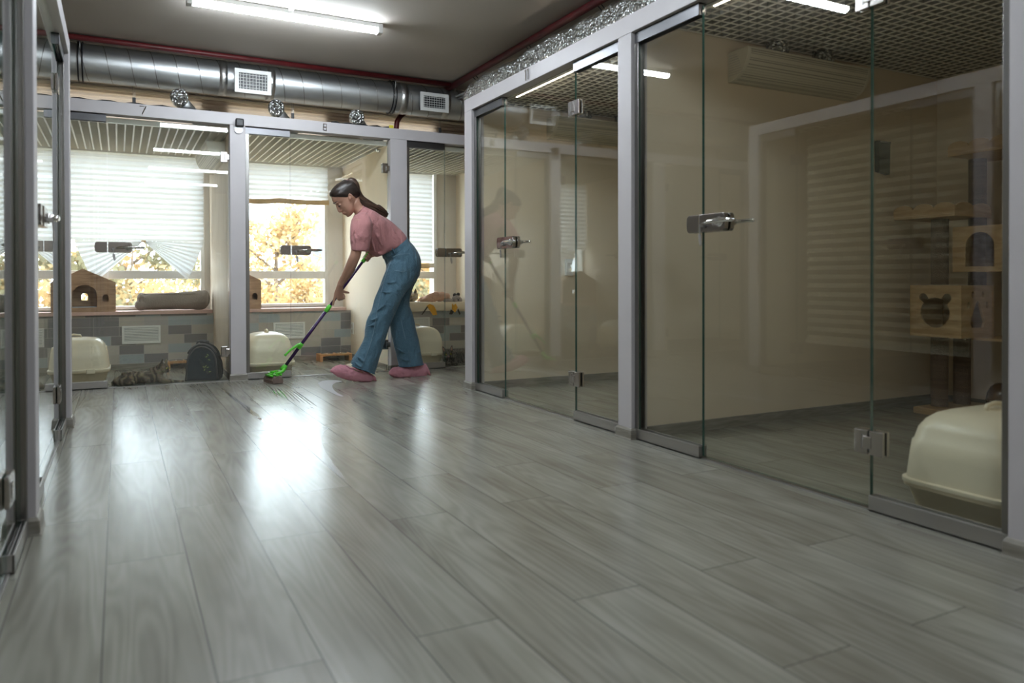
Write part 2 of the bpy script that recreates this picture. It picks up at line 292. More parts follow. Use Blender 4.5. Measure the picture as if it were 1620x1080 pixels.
# ------------------------------------------------------------------ mesh helpers
class MB:
    def __init__(s): s.v = []; s.f = []; s.mi = []
    def add(s, vs, fs, mi=0):
        o = len(s.v); s.v += [tuple(v) for v in vs]; s.f += [tuple(i+o for i in f) for f in fs]; s.mi += [mi]*len(fs); return s
    def box(s, x0, x1, y0, y1, z0, z1, mi=0):
        if x0 > x1: x0, x1 = x1, x0
        if y0 > y1: y0, y1 = y1, y0
        if z0 > z1: z0, z1 = z1, z0
        vs = [(x0, y0, z0), (x1, y0, z0), (x1, y1, z0), (x0, y1, z0), (x0, y0, z1), (x1, y0, z1), (x1, y1, z1), (x0, y1, z1)]
        return s.add(vs, [(0, 3, 2, 1), (4, 5, 6, 7), (0, 1, 5, 4), (1, 2, 6, 5), (2, 3, 7, 6), (3, 0, 4, 7)], mi)
    def rings(s, rings, cap=True, mi=0, closed=True):
        n = len(rings[0]); vs = [p for r in rings for p in r]; fs = []
        for i in range(len(rings)-1):
            for j in range(n if closed else n-1):
                a = i*n+j; b_ = i*n+(j+1) % n; fs.append((a, b_, b_+n, a+n))
        if cap: fs.append(tuple(range(n))[::-1]); fs.append(tuple((len(rings)-1)*n+j for j in range(n)))
        return s.add(vs, fs, mi)
    def tube(s, pts, rad, n=12, mi=0, cap=True):
        pts = [Vector(p) for p in pts]
        if not isinstance(rad, (list, tuple)): rad = [rad]*len(pts)
        rs = []; prev = None
        for i, p in enumerate(pts):
            t = (pts[min(i+1, len(pts)-1)]-pts[max(i-1, 0)]).normalized()
            if prev is None:
                a = Vector((0, 0, 1)) if abs(t.z) < 0.9 else Vector((1, 0, 0)); u = t.cross(a).normalized()
            else: u = (prev - t*prev.dot(t)).normalized()
            prev = u; v = t.cross(u)
            rs.append([p + rad[i]*(math.cos(2*PI*k/n)*u + math.sin(2*PI*k/n)*v) for k in range(n)])
        return s.rings(rs, cap, mi)
    def ell(s, c, r, n=12, m=8, mi=0, rot=None):
        rs = []; c = Vector(c)
        for i in range(m+1):
            ph = -PI/2 + PI*i/m; q = max(math.cos(ph), 0.02)
            ring = [Vector((r[0]*q*math.cos(2*PI*k/n), r[1]*q*math.sin(2*PI*k/n), r[2]*math.sin(ph))) for k in range(n)]
            rs.append([c + (rot @ p if rot else p) for p in ring])
        return s.rings(rs, True, mi)
    def prism(s, outline, f0, f1, mi=0, holes=()):
        """outline: 2D points; f0 / f1 map (a,b) to the two faces"""
        bm = bmesh.new(); loops = [outline]+list(holes); es = []
        for lp in loops:
            vs = [bm.verts.new((a, b_, 0)) for a, b_ in lp]
            es += [bm.edges.new((vs[i], vs[(i+1) % len(vs)])) for i in range(len(vs))]
        bmesh.ops.triangle_fill(bm, edges=es, use_beauty=True, use_dissolve=False)
        bm.verts.index_update()
        flat = [tuple(v.co[:2]) for v in bm.verts]; tris = [tuple(v.index for v in f.verts) for f in bm.faces]; bm.free()
        n = len(flat); vs = [f0(a, b_) for a, b_ in flat]+[f1(a, b_) for a, b_ in flat]
        fs = [t for t in tris]+[tuple(i+n for i in t[::-1]) for t in tris]
        o = 0
        for lp in loops:
            k = len(lp)
            for i in range(k): fs.append((o+i, o+(i+1) % k, o+(i+1) % k+n, o+i+n))
            o += k
        return s.add(vs, fs, mi)
    def grid(s, fn, nu, nv, mi=0, thick=None):
        vs = [fn(i/nu, j/nv) for j in range(nv+1) for i in range(nu+1)]
        fs = [(j*(nu+1)+i, j*(nu+1)+i+1, (j+1)*(nu+1)+i+1, (j+1)*(nu+1)+i) for j in range(nv) for i in range(nu)]
        return s.add(vs, fs, mi)

def wmat(o):
    return o['_w'] if False else WM[o.name]
WM = {}
def empty(name, loc=(0, 0, 0), rz=0):
    o = bpy.data.objects.new(name, None); C.objects.link(o); o.location = loc; o.rotation_euler = (0, 0, rz)
    o.empty_display_size = 0.1; WM[o.name] = Matrix.Translation(loc) @ Matrix.Rotation(rz, 4, 'Z'); return o
def tag(o, label=None, cat=None, group=None, kind=None):
    if label: o['label'] = label
    if cat: o['category'] = cat
    if group: o['group'] = group
    if kind: o['kind'] = kind
    return o
def thing(name, label, cat, loc=(0, 0, 0), rz=0, group=None): return tag(empty(name, loc, rz), label, cat, group)
def obj(name, mb, mat, parent=None, world=False, smooth=False, bevel=0, solid=0, sub=0, remesh=0, label=None, sm=0):
    """link the mesh; world=True: its points are room coordinates, else they are the parent's"""
    me = bpy.data.meshes.new(name); o = bpy.data.objects.new(name, me); C.objects.link(o)
    vs = mb.v
    if parent is not None:
        root = parent
        while root.parent: root = root.parent
        Wm = WM.get(root.name, Matrix.Identity(4))
        if world:
            inv = Wm.inverted(); vs = [inv @ Vector(v) for v in vs]
        o.parent = parent
    me.from_pydata([tuple(v) for v in vs], [], mb.f)
    for mm in (mat if isinstance(mat, (list, tuple)) else [mat]): me.materials.append(MATS[mm])
    for p, k in zip(me.polygons, mb.mi): p.material_index = k
    bm = bmesh.new(); bm.from_mesh(me); bmesh.ops.recalc_face_normals(bm, faces=bm.faces); bm.to_mesh(me); bm.free()
    if smooth:
        me.shade_smooth()
    if bevel:
        md = o.modifiers.new('bevel', 'BEVEL'); md.width = bevel; md.segments = 2; md.limit_method = 'ANGLE'; md.angle_limit = R(40); md.harden_normals = False
    if solid:
        md = o.modifiers.new('thickness', 'SOLIDIFY'); md.thickness = solid; md.offset = 0
    if sub:
        md = o.modifiers.new('subdivision', 'SUBSURF'); md.levels = sub; md.render_levels = sub
    if remesh:
        md = o.modifiers.new('surface', 'REMESH'); md.mode = 'VOXEL'; md.voxel_size = remesh; md.use_smooth_shade = True
        if sm:
            md = o.modifiers.new('smooth', 'SMOOTH'); md.factor = 0.5; md.iterations = sm
    if label: o['label'] = label
    return o
def struct(name, mb, mat, **k):
    o = obj(name, mb, mat, **k); o['kind'] = 'structure'; return o
def smooth_by_angle(o, ang=40):
    me = o.data
    for p in me.polygons: p.use_smooth = True
    bm = bmesh.new(); bm.from_mesh(me)
    for e in bm.edges:
        if len(e.link_faces) == 2 and e.calc_face_angle(0) > R(ang): e.smooth = False
    bm.to_mesh(me); bm.free(); return o
def copy_tree(o, parent=None):
    c = o.copy(); C.objects.link(c); c.parent = parent
    for ch in list(o.children): copy_tree(ch, c)
    return c
def circ(cx, cy, r, n=24, a0=0, a1=2*PI):
    return [(cx+r*math.cos(a0+(a1-a0)*i/n), cy+r*math.sin(a0+(a1-a0)*i/n)) for i in range(n if abs(a1-a0) > 6.2 else n+1)]
def arch(cx, z0, w_, h, n=12):
    r = w_/2; return [(cx-r, z0), (cx+r, z0)] + [(cx+r*math.cos(PI*i/n), z0+h-r+r*math.sin(PI*i/n)) for i in range(n+1)]
def rrect(cx, cy, hx, hy, r, n=4):
    out = []
    for qx, qy, a in ((1, 1, 0), (-1, 1, PI/2), (-1, -1, PI), (1, -1, 1.5*PI)):
        for i in range(n+1):
            t = a+PI/2*i/n; out.append((cx+qx*(hx-r)+r*math.cos(t), cy+qy*(hy-r)+r*math.sin(t)))
    return out

# ------------------------------------------------------------------ the building
XR, XG, XL, XLG, YB, YG = 2.2665, 2.31, -0.234, -0.278, 6.307, 6.35   # faces and glass planes of the three cabin rows
ZL, ZT, ZC = 2.03, 2.123, 2.60
XW, XWL, YW, YREAR = 4.72, -2.70, 7.90, -4.0
ZG = 1.985        # grille of the back cabins
ZGR = 2.09      # grille of the side cabins
struct('floor', MB().box(XWL-.1, XW+.1, YREAR-.1, YW+.2, -0.1, 0), 'floor_planks')
struct('ceiling', MB().box(XWL-.1, XW+.1, YREAR-.1, YW+.2, ZC, ZC+.1), 'ceiling_paint')
struct('wall_right', MB().box(XW, XW+.1, YREAR, YW+.2, 0, ZC), 'wall_cream')
struct('wall_left', MB().box(XWL-.1, XWL, YREAR, YW+.2, 0, ZC), 'wall_cream')
struct('wall_rear', MB().box(XWL, XW, YREAR-.1, YREAR, 0, ZC), 'wall_cream')
# window wall: pieces round three openings (cabins 7, 8, 9)
WIN = [(-0.52, 0.742), (0.935, 1.945), (2.27, 3.166)]
ZW0, ZW1 = 0.53, 2.55
mb = MB(); xs = [XWL]+[x for w_ in WIN for x in w_]+[XW]
mb.box(XWL, XW, YW, YW+.2, 0, ZW0)
for i in range(0, len(xs), 2): mb.box(xs[i], xs[i+1], YW, YW+.2, ZW0, ZW1)
struct('wall_back', mb, 'wall_white')
struct('wall_back_upper', MB().box(XWL, XW, YW, YW+.2, ZW1, ZC), 'wall_white')
for i, (a, b_) in enumerate(WIN):
    fr = MB(); y0, y1 = YW-.02, YW+.06; zt0, zt1 = 0.815, 0.892
    fr.box(a+.034, b_-.034, y0+.002, y1, ZW0, ZW0+.03); fr.box(a+.034, b_-.034, y0+.002, y1, ZW1-.03, ZW1); fr.box(a, a+.035, y0, y1, ZW0, ZW1); fr.box(b_-.035, b_, y0, y1, ZW0, ZW1)
    fr.box(a+.034, b_-.034, y0+.002, y1, zt0, zt1); fr.box(a+.034, b_-.034, y0+.002, y1, 1.975, 2.04)
    wo = struct('window_%d' % (i+7), fr, 'frame_white', bevel=0.004)
    obj('pane', MB().box(a+.03, b_-.03, YW+.02, YW+.026, ZW0+.02, ZW1-.02), 'window_glass', wo)

def wall_piece(name, x0, x1, y0, y1, z1, mat='wall_cream'): return struct(name, MB().box(x0, x1, y0, y1, 0, z1), mat)
# partitions between the back cabins
for k, (a, b_, mt) in enumerate([(-0.62, -0.51, 'birch_board'), (0.79, 0.895, 'birch_board'), (2.105, 2.25, 'wall_cream'), (3.41, 3.52, 'wall_cream')]):
    wall_piece('wall_partition_%d' % (k+1), a, b_, YB+.10, YW, ZG+.02, mt)
    for side in (a-.008, b_):
        if -0.6 < side < 3.45: struct('baseboard_cabin', MB().box(side, side+.008, YB+.11, YW-.31, 0, 0.05), 'skirting')
# partitions of the right row
PR = [(4.967, 5.092), (3.053, 3.165), (1.144, 1.256), (-0.77, -0.66)]
for k, (a, b_) in enumerate(PR):
    wall_piece('wall_right_partition_%d' % (k+1), XR+.10, XW, a+.01, b_-.005, ZGR+.04)
    struct('baseboard_right', MB().box(XR+.10, XW, a-.004, a+.01, 0, 0.055), 'skirting')
    if k < 3: struct('baseboard_right', MB().box(XW-.014, XW, PR[k+1][1], a, 0, 0.055), 'skirting')
PL = [(4.735, 4.848), (2.79, 2.905), (0.845, 0.96), (-1.10, -0.985)]
for k, (a, b_) in enumerate(PL):
    wall_piece('wall_left_partition_%d' % (k+1), XWL, XL-.10, a+.005, b_-.005, ZGR)
    struct('baseboard_left', MB().box(XWL, XL-.10, a-.008, a+.005, 0, 0.055), 'skirting')

# painted frames of each row: posts and beam in one, with skirting at the feet
mb = MB(); mb.box(-2.2, XR+1.6, YB, YB+.10, ZL, ZT)
BP = [(-1.80, -1.66), (-0.51, -0.35), (0.783, 0.900), (2.105, 2.255), (3.405, 3.52)]
for a, b_ in BP: mb.box(a, b_, YB, YB+.10, 0, ZL)
struct('trim_back', mb, 'paint_lilac', bevel=0.003)
mb = MB(); mb.box(XR, XR+.10, -3.9, 5.092, ZL, ZT)
for a, b_ in PR+[(-2.7, -2.58)]: mb.box(XR, XR+.10, a, b_, 0, ZL)
struct('trim_right', mb, 'paint_lilac', bevel=0.003)
mb = MB(); mb.box(XL-.10, XL, -3.9, 4.848, ZL, ZT)
for a, b_ in PL+[(-3.0, -2.9)]: mb.box(XL-.10, XL, a, b_, 0, ZL)
struct('trim_left', mb, 'paint_lilac', bevel=0.003)
def plinth(x0, x1, y0, y1):
    h = 0.056; mb = MB(); r0 = [(x0-.013, y0-.013), (x1+.013, y0-.013), (x1+.013, y1+.013), (x0-.013, y1+.013)]
    rs = []
    for z, e in ((0, .016), (.006, .012), (.045, .010), (h, .003)):
        rs.append([(x0-e, y0-e, z), (x1+e, y0-e, z), (x1+e, y1+e, z), (x0-e, y1+e, z)])
    mb.rings(rs); struct('baseboard_post', mb, 'skirting', bevel=0.003)
for a, b_ in BP[1:]: plinth(a, b_, YB, YB+.04)
for a, b_ in PR[:4]: plinth(XR, XR+.03, a, b_)
for a, b_ in PL[:4]: plinth(XL-.03, XL, a, b_)

# grid ceilings of the cabins
def grille(name, x0, x1, y0, y1, z, cell=0.062, h=0.038, t=0.010, tc=None, web='grille_web_shaded'):
    """open grid ceiling: white flanges below, thinner webs above, by default with shade painted into their grey"""
    mb = MB(); nx = max(1, round((x1-x0)/cell)); ny = max(1, round((y1-y0)/cell)); fh = .004
    for i in range(nx+1):
        x = x0+(x1-x0)*i/nx; mb.box(x-t/2, x+t/2, y0, y1, z, z+fh); mb.box(x-.002, x+.002, y0, y1, z+fh, z+h, 1)
    for j in range(ny+1):
        y = y0+(y1-y0)*j/ny; tq = tc or t; mb.box(x0, x1, y-tq/2, y+tq/2, z+.0003, z+fh-.0003); mb.box(x0, x1, y-.002, y+.002, z+fh, z+h-.001, 1)
    e = 0.014
    mb.box(x0, x1, y0-.004, y0+e, z-.003, z); mb.box(x0, x1, y1-e, y1, z-.003, z); mb.box(x0, x0+e, y0, y1, z-.003, z); mb.box(x1-e, x1, y0, y1, z-.003, z)
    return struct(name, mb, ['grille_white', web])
for k, (a, b_) in enumerate([(-0.50, 0.785), (0.90, 2.10), (2.255, 3.405)]): grille('ceiling_grid_back_%d' % (k+7), a, b_, YB+.105, YW-.03, ZG, t=.012, tc=.004, web='grille_white')
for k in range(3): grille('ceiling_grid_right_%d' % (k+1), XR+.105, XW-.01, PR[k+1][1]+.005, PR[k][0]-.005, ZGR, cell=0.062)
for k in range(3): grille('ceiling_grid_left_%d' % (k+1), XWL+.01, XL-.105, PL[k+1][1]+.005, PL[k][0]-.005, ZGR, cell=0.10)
# walls closing the side passages at the far corner
struct('wall_passage', MB().box(-2.25, -2.15, 4.85, YB+.1, 0, ZC), 'wall_cream')

# ------------------------------------------------------------------ glass fronts
def glass_slab(mb, x0, x1, z0, z1, t=0.008):
    vs = [(x0, -t/2, z0), (x1, -t/2, z0), (x1, t/2, z0), (x0, t/2, z0), (x0, -t/2, z1), (x1, -t/2, z1), (x1, t/2, z1), (x0, t/2, z1)]
    mb.add(vs, [(0, 1, 5, 4), (2, 3, 7, 6)], 0); mb.add(vs, [(0, 3, 2, 1), (4, 5, 6, 7), (1, 2, 6, 5), (3, 0, 4, 7)], 1); return mb
def rail(x0, x1, z0, z1, d=0.022):
    mb = MB(); mb.box(x0, x1, -d, -d+.006, z0, z1); mb.box(x0, x1, d-.006, d, z0, z1)
    zi = z0 if z0 < 1 else z1-.008
    mb.box(x0, x1, -d, d, zi, zi+.008); mb.box(x0, x1, -.009, -.006, z0+.004, z1-.004); mb.box(x0, x1, .006, .009, z0+.004, z1-.004)
    mb.box(x0, x0+.003, -d, d, z0, z1); mb.box(x1-.003, x1, -d, d, z0, z1); return mb
def hinge(parent, x, z, right_wall=False):
    for sgn in (-1, 1):
        mb = MB(); y0, y1 = sgn*.005, sgn*.019
        mb.box(x-.055, x-.003, y0, y1, z-.042, z+.042)
        mb.box(x-.022, x+.012, sgn*.005, sgn*.022, z-.022, z+.022)
        h = obj('hinge', mb, 'plate_steel', parent, bevel=0.003)
        if not right_wall: mb = MB(); mb.box(x+.003, x+.055, y0, y1, z-.042, z+.042); obj('hinge_leaf', mb, 'plate_steel', h, bevel=0.003)
        mb = MB(); mb.box(x-.026, x-.022, sgn*.0185, sgn*.0205, z-.026, z+.026); obj('hinge_slot', mb, 'dark_steel', h)
def lock(parent, x, z, key=True):
    """strike box on the fixed pane, lock case and lever on the door"""
    for sgn in (-1, 1):
        s = sgn
        def pl(outline, y0, y1, nm, mt, par, holes=()):
            mb = MB(); mb.prism(outline, lambda a, b_: (a, y0, b_), lambda a, b_: (a, y1, b_), holes=holes); return obj(nm, mb, mt, par, bevel=0.002)
        h = 0.039
        left = [(x-.004, z-h), (x-.004, z+h), (x-.070, z+h), (x-.082, z+h*.75), (x-.086, z), (x-.082, z-h*.75), (x-.070, z-h)]
        right = [(x+.004, z-h), (x+.150, z-h), (x+.160, z-h*.75), (x+.164, z), (x+.160, z+h*.75), (x+.150, z+h), (x+.004, z+h)]
        st = pl(left, s*.006, s*.024, 'strike_box', 'plate_steel', parent)
        ca = pl(right, s*.006, s*.028, 'lock_case', 'plate_steel', parent)
        mb = MB(); mb.tube([(x+.135, s*.026, z), (x+.135, s*.050, z)], 0.016, 16); mb.tube([(x+.135, s*.030, z), (x+.135, s*.036, z)], 0.022, 16)
        mb.tube([(x+.055, s*.060, z-.006), (x+.10, s*.062, z+.001), (x+.135, s*.060, z+.003), (x+.19, s*.060, z+.003), (x+.235, s*.056, z+.002), (x+.246, s*.054, z+.001)], [.006, .0095, .0115, .0095, .009, .006], 12)
        mb.tube([(x+.135, s*.048, z), (x+.135, s*.060, z+.002)], 0.012, 12)
        obj('lever_handle', mb, 'chrome', parent, smooth=True)
        mb = MB(); mb.tube([(x+.035, s*.026, z-.012), (x+.035, s*.034, z-.012)], 0.0115, 16); obj('lock_cylinder', mb, 'dark_steel', ca, smooth=False)
        if s < 0 and key:
            mb = MB(); mb.box(x+.0345, x+.0365, -.055, -.030, z-.017, z-.007); mb.tube([(x+.0355, -.052, z-.015), (x+.037, -.054, z-.040), (x+.04, -.055, z-.055)], .0025, 6)
            mb.prism([(x+.030, z-.05), (x+.048, z-.052), (x+.052, z-.095), (x+.042, z-.102), (x+.034, z-.08)], lambda a, b_: (a, -.058, b_), lambda a, b_: (a, -.0545, b_))
            obj('key', mb, 'satin_steel', ca)
DOORN = [1]
def glass_front(loc, rz, W, xa, xb, name_l, name_r, door_label, hinge_on_post=False, jamb=True, hz=(0.235, 1.775), lz=1.047):
    """W: opening, xa: seam fixed/door, xb: seam door/fixed (or W)"""
    z0, z1 = 0.012, ZL-.012
    t = thing('glass_panel', name_l, 'glass panel', loc, rz)
    mb = glass_slab(MB(), .012, xa, z0, z1); obj('pane', mb, ['cabin_glass', 'glass_edge'], t)
    obj('bottom_rail', rail(.002, xa-.002, 0.0, .055), 'satin_steel', t, bevel=0.0015)
    obj('top_rail', rail(.002, xa-.002, ZL-.056, ZL), 'rail_steel', t, bevel=0.0015)
    if jamb: obj('jamb_channel', MB().box(.0, .006, -.022, .022, 0.055, ZL-.056).box(.006, .03, -.022, -.016, 0.055, ZL-.056).box(.006, .03, .016, .022, .055, ZL-.056), 'dark_steel', t, bevel=0.001)
    d = tag(empty('door_%d' % DOORN[0], loc, rz), door_label, kind='structure'); DOORN[0] += 1
    mb = glass_slab(MB(), xa+.006, xb-(.012 if hinge_on_post else .003), z0, z1-.004); obj('pane', mb, ['cabin_glass', 'glass_edge'], d)
    for hh in hz: hinge(d, xb if not hinge_on_post else W-.012, hh, hinge_on_post)
    lock(d, xa+.003, lz)
    if not hinge_on_post:
        t = thing('glass_panel', name_r, 'glass panel', loc, rz)
        mb = glass_slab(MB(), xb+.003, W-.012, z0, z1); obj('pane', mb, ['cabin_glass', 'glass_edge'], t)
        obj('bottom_rail', rail(xb+.004, W-.002, 0.0, .055), 'satin_steel', t, bevel=0.0015)
        obj('top_rail', rail(xb+.004, W-.002, ZL-.056, ZL), 'rail_steel', t, bevel=0.0015)
        obj('jamb_channel', MB().box(W-.006, W, -.022, .022, 0.055, ZL-.056).box(W-.03, W-.006, -.022, -.016, 0.055, ZL-.056).box(W-.03, W-.006, .016, .022, .055, ZL-.056), 'dark_steel', t, bevel=0.001)
    # threshold strip
    struct('trim_threshold', MB().box(xa+.004, xb, -.012, .012, 0.0, .006), 'satin_steel').matrix_world = Matrix.Translation(loc) @ Matrix.Rotation(rz, 4, 'Z')
# back row
glass_front((-.35, YG, 0), 0, 1.133, .275, 1.133, 'narrow fixed glass panel of cabin 7 in front of the white litter box', '', 'glass door of cabin 7', True)
glass_front((.900, YG, 0), 0, 1.205, .355, 1.205, 'narrow fixed glass panel left of the glass door of cabin 8, behind the mop head', '', 'glass door of cabin 8', True)
glass_front((2.255, YG, 0), 0, 1.15, .37, 1.15, 'narrow fixed glass panel right behind the jeans of the woman, beside the post', '', 'glass door right of the woman, in front of the dark cat', True)
glass_front((-1.66, YG, 0), 0, 1.15, .35, 1.15, 'fixed glass panel at the far left end of the back row', '', 'glass door at the far left end of the back row', True)
# right row (local x runs towards the camera)
glass_front((XG, 4.967, 0), R(-90), 1.802, .447, 1.335, 'fixed glass panel at the far end of cabin 11, reflecting the woman', 'fixed glass panel at the near end of cabin 11, beside the second white post', 'glass door of cabin 11')
glass_front((XG, 3.053, 0), R(-90), 1.797, .472, 1.322, 'fixed glass panel left of the large nearest glass door on the right', 'fixed glass panel at the right edge, in front of the big litter box', 'large glass door nearest on the right')
glass_front((XG, 1.144, 0), R(-90), 1.804, .46, 1.33, 'fixed glass panel in the right row just outside the photo, first one', 'fixed glass panel in the right row just outside the photo, second one', 'glass door in the right row outside the photo')
# left row (local x runs away from the camera)
glass_front((XLG, 2.905, 0), R(90), 1.83, .455, 1.455, 'fixed glass panel of the middle left cabin at its near end', 'fixed glass panel of the middle left cabin at its far end with short steel rail', 'glass door of the middle left cabin')
glass_front((XLG, .96, 0), R(90), 1.83, .46, 1.475, 'fixed glass panel of the nearest left cabin, on the camera side', 'fixed glass panel at the left edge with short steel rail on the floor', 'glass door at the left edge of the photo')
glass_front((XLG, -.985, 0), R(90), 1.83, .46, 1.475, 'fixed glass panel in the left row behind the camera, first one', 'fixed glass panel in the left row behind the camera, second one', 'glass door in the left row behind the camera')

# ------------------------------------------------------------------ ceiling lamps
def tube_light(y, label, glow='tube_glow'):
    x0, x1, z = 0.385, 1.655, ZC-.045
    t = thing('tube_light', label, 'ceiling light', ((x0+x1)/2, y, z), 0, None)
    mb = MB(); mb.box(x0+.02, x1-.02, y-.030, y+.030, z+.012, ZC-.002); obj('housing', mb, 'white_plastic', t, world=True, bevel=0.004)
    mb = MB(); mb.prism([(-.028, .012), (.028, .012), (.030, -.002), (.024, -.016), (.01, -.022), (-.01, -.022), (-.024, -.016), (-.030, -.002)], lambda a, b_: (x0+.03, y+a, z+b_), lambda a, b_: (x1-.03, y+a, z+b_))
    obj('diffuser', mb, glow, t, world=True)
    for s, xx in ((-1, x0), (1, x1)): obj('end_cap', MB().box(xx, xx-s*.035, y-.032, y+.032, z-.024, ZC-.002), 'white_plastic', t, world=True, bevel=0.004)
TL = [(5.145, 'lit ceiling tube light above the mopped floor, the only one seen directly'), (3.35, 'lit ceiling tube light above cabin 11, mirrored in the large right door'), (1.55, 'lit ceiling tube light just above the camera side of the hall'), (-.3, 'lit ceiling tube light behind the camera, first one'), (-2.2, 'lit ceiling tube light behind the camera, farthest one')]
for y, lb in TL: tube_light(y, lb, 'tube_glow' if y > 2 else 'tube_glow_soft')
tag(obj('cable_conduit', MB().box(1.005, 1.035, -2.2, 5.11, ZC-.016, ZC-.001), 'white_plastic'), 'white cable conduit strip running along the ceiling between the tube lights', 'cable conduit')

# ------------------------------------------------------------------ ducts and pipes
dy, dz, dr = 6.52, 2.442, 0.137
t = thing('spiral_duct', 'big galvanised spiral ventilation duct hanging above the back row of cabins', 'air duct', (0, dy, dz))
mb = MB(); mb.tube([(-2.6, dy, dz), (4.7, dy, dz)], dr, 40); obj('duct_body', mb, 'duct_steel', t, world=True, smooth=False); smooth_by_angle(bpy.data.objects['duct_body'])
mb = MB(); pts = []
for i in range(int(7.2/0.16*20)):
    a = 2*PI*i/20; pts.append((-2.55+0.16*i/20, dy+(dr+.001)*math.cos(a), dz+(dr+.001)*math.sin(a)))
mb.tube(pts, 0.0028, 5); obj('spiral_seam', mb, 'dark_steel', t, world=True, smooth=True)
for xx in (0.75, 1.12, 2.27, 2.68):
    mb = MB(); mb.tube([(xx-.03, dy, dz), (xx+.03, dy, dz)], dr+.003, 40); obj('foil_tape', mb, 'duct_tape', t, world=True, smooth=True)
for xx, lb in ((-.245, 'black clamp and rod holding the big duct near the left post'), (2.175, 'black clamp and rod holding the big duct above the post behind the woman')):
    h = thing('duct_hanger', lb, 'pipe hanger', (xx, dy, dz))
    for o_ in (-.014, .014):
        mb = MB(); mb.tube([(xx+o_, dy+(dr+.006)*math.cos(a), dz+(dr+.006)*math.sin(a)) for a in [2*PI*i/32 for i in range(33)]], 0.006, 6, cap=False); obj('clamp_band', mb, 'black_plastic', h, world=True, smooth=True)
    mb = MB(); mb.tube([(xx, dy-dr-.012, dz+.05), (xx, dy-dr-.012, ZC)], 0.004, 8); mb.tube([(xx, dy-dr-.012, ZC-.004), (xx, dy-dr-.012, ZC)], 0.016, 10); obj('rod', mb, 'dark_steel', h, world=True)
def register(x0, x1, z0, z1, label):
    t = thing('air_register', label, 'air vent', ((x0+x1)/2, dy-dr, (z0+z1)/2)); yf = dy-dr-.045
    mb = MB(); fw = .032
    mb.prism([(x0, z0), (x1, z0), (x1, z1), (x0, z1)], lambda a, b_: (a, yf, b_), lambda a, b_: (a, yf+.012, b_), holes=[[(x0+fw, z0+fw), (x1-fw, z0+fw), (x1-fw, z1-fw), (x0+fw, z1-fw)]])
    obj('frame', mb, 'white_plastic', t, world=True, bevel=0.002)
    mb = MB(); mb.box(x0+.015, x1-.015, yf+.012, dy-dr+.03, z0+.015, z1-.015); obj('collar', mb, ['black_plastic'], t, world=True)
    mb = MB(); n = 5
    for i in range(n):
        z = z0+fw+(z1-z0-2*fw)*(i+.5)/n; mb.add([(x0+fw, yf+.002, z-.003), (x1-fw, yf+.002, z-.003), (x1-fw, yf+.011, z+.001), (x0+fw, yf+.011, z+.001), (x0+fw, yf+.002, z-.0005), (x1-fw, yf+.002, z-.0005), (x1-fw, yf+.011, z+.0035), (x0+fw, yf+.011, z+.0035)], [(0, 1, 2, 3), (4, 5, 6, 7), (0, 1, 5, 4), (2, 3, 7, 6)])
    for i in range(9):
        x = x0+fw+(x1-x0-2*fw)*(i+.5)/9; mb.box(x-.0015, x+.0015, yf+.0115, yf+.0118, z0+fw, z1-fw)
    obj('louvre', mb, 'white_plastic', t, world=True)
register(0.826, 1.108, 2.30, 2.492, 'white louvred air register on the big duct, the larger left one')
register(2.395, 2.668, 2.315, 2.482, 'white louvred air register on the big duct, right one beside the corner of cabin 11')
tag(obj('red_pipe', MB().tube([(-2.6, 6.335, 2.572), (2.68, 6.335, 2.572)], 0.021, 14), 'red_paint', smooth=True), 'dark red pipe running along the ceiling in front of the big duct', 'pipe')
t = thing('red_pipe', 'dark red pipe running along the ceiling above the right row of cabins', 'pipe', (2.705, 6.3, 2.565))
obj('pipe', MB().tube([(2.705, 6.6, 2.565), (2.705, -3.9, 2.565)], 0.027, 14), 'red_paint', t, world=True, smooth=True)
tag(obj('red_pipe', MB().tube([at(672, 160, Y=6.74), at(655, 171, Y=6.74), at(642, 177, Y=6.74), at(633, 184, Y=6.74), at(628, 193, Y=6.74), at(627, 205, Y=6.74), at(627, 222, Y=6.74)], 0.024, 14), 'red_paint', smooth=True), 'short dark red pipe bending down onto the beam behind the big duct', 'pipe')
t = thing('cable_run', 'sagging grey cables tied below the right red pipe', 'cable', (2.76, 3, 2.5))
for k, (dx, am) in enumerate(((.02, .02), (.05, .028), (.075, .014))):
    obj('cable', MB().tube([(2.735+dx, 6.4-i*.1, 2.485-am*abs(math.sin(i*.1*PI/.9+k*.3))-.006*k) for i in range(100)], 0.008 if k else .011, 6), 'cable_grey', t, world=True, smooth=True)
for i in range(6): obj('cable_tie', MB().tube([(2.72, 5.9-i*.95, 2.57), (2.80, 5.9-i*.95, 2.50), (2.78, 5.9-i*.95, 2.48), (2.71, 5.9-i*.95, 2.54)], 0.004, 5), 'black_plastic', t, world=True)
# crinkled foil duct on top of the right row
t = thing('foil_duct', 'crinkled silver foil duct lying on top of the right row of cabins', 'air duct', (2.66, 2, 2.28))
rad = []; pts = []
for i in range(230):
    y = 5.62-i*.041; pts.append((2.57+.008*math.sin(i*.37), y, 2.265+.008*math.sin(i*.23)))
    k = min(1, (i+1)/6); rad.append((.128+.006*math.sin(i*1.9)+.004*math.sin(i*.77))*math.sqrt(1-(1-k)**2))
obj('foil_sleeve', MB().tube(pts, rad, 26), 'foil', t, world=True, smooth=True)
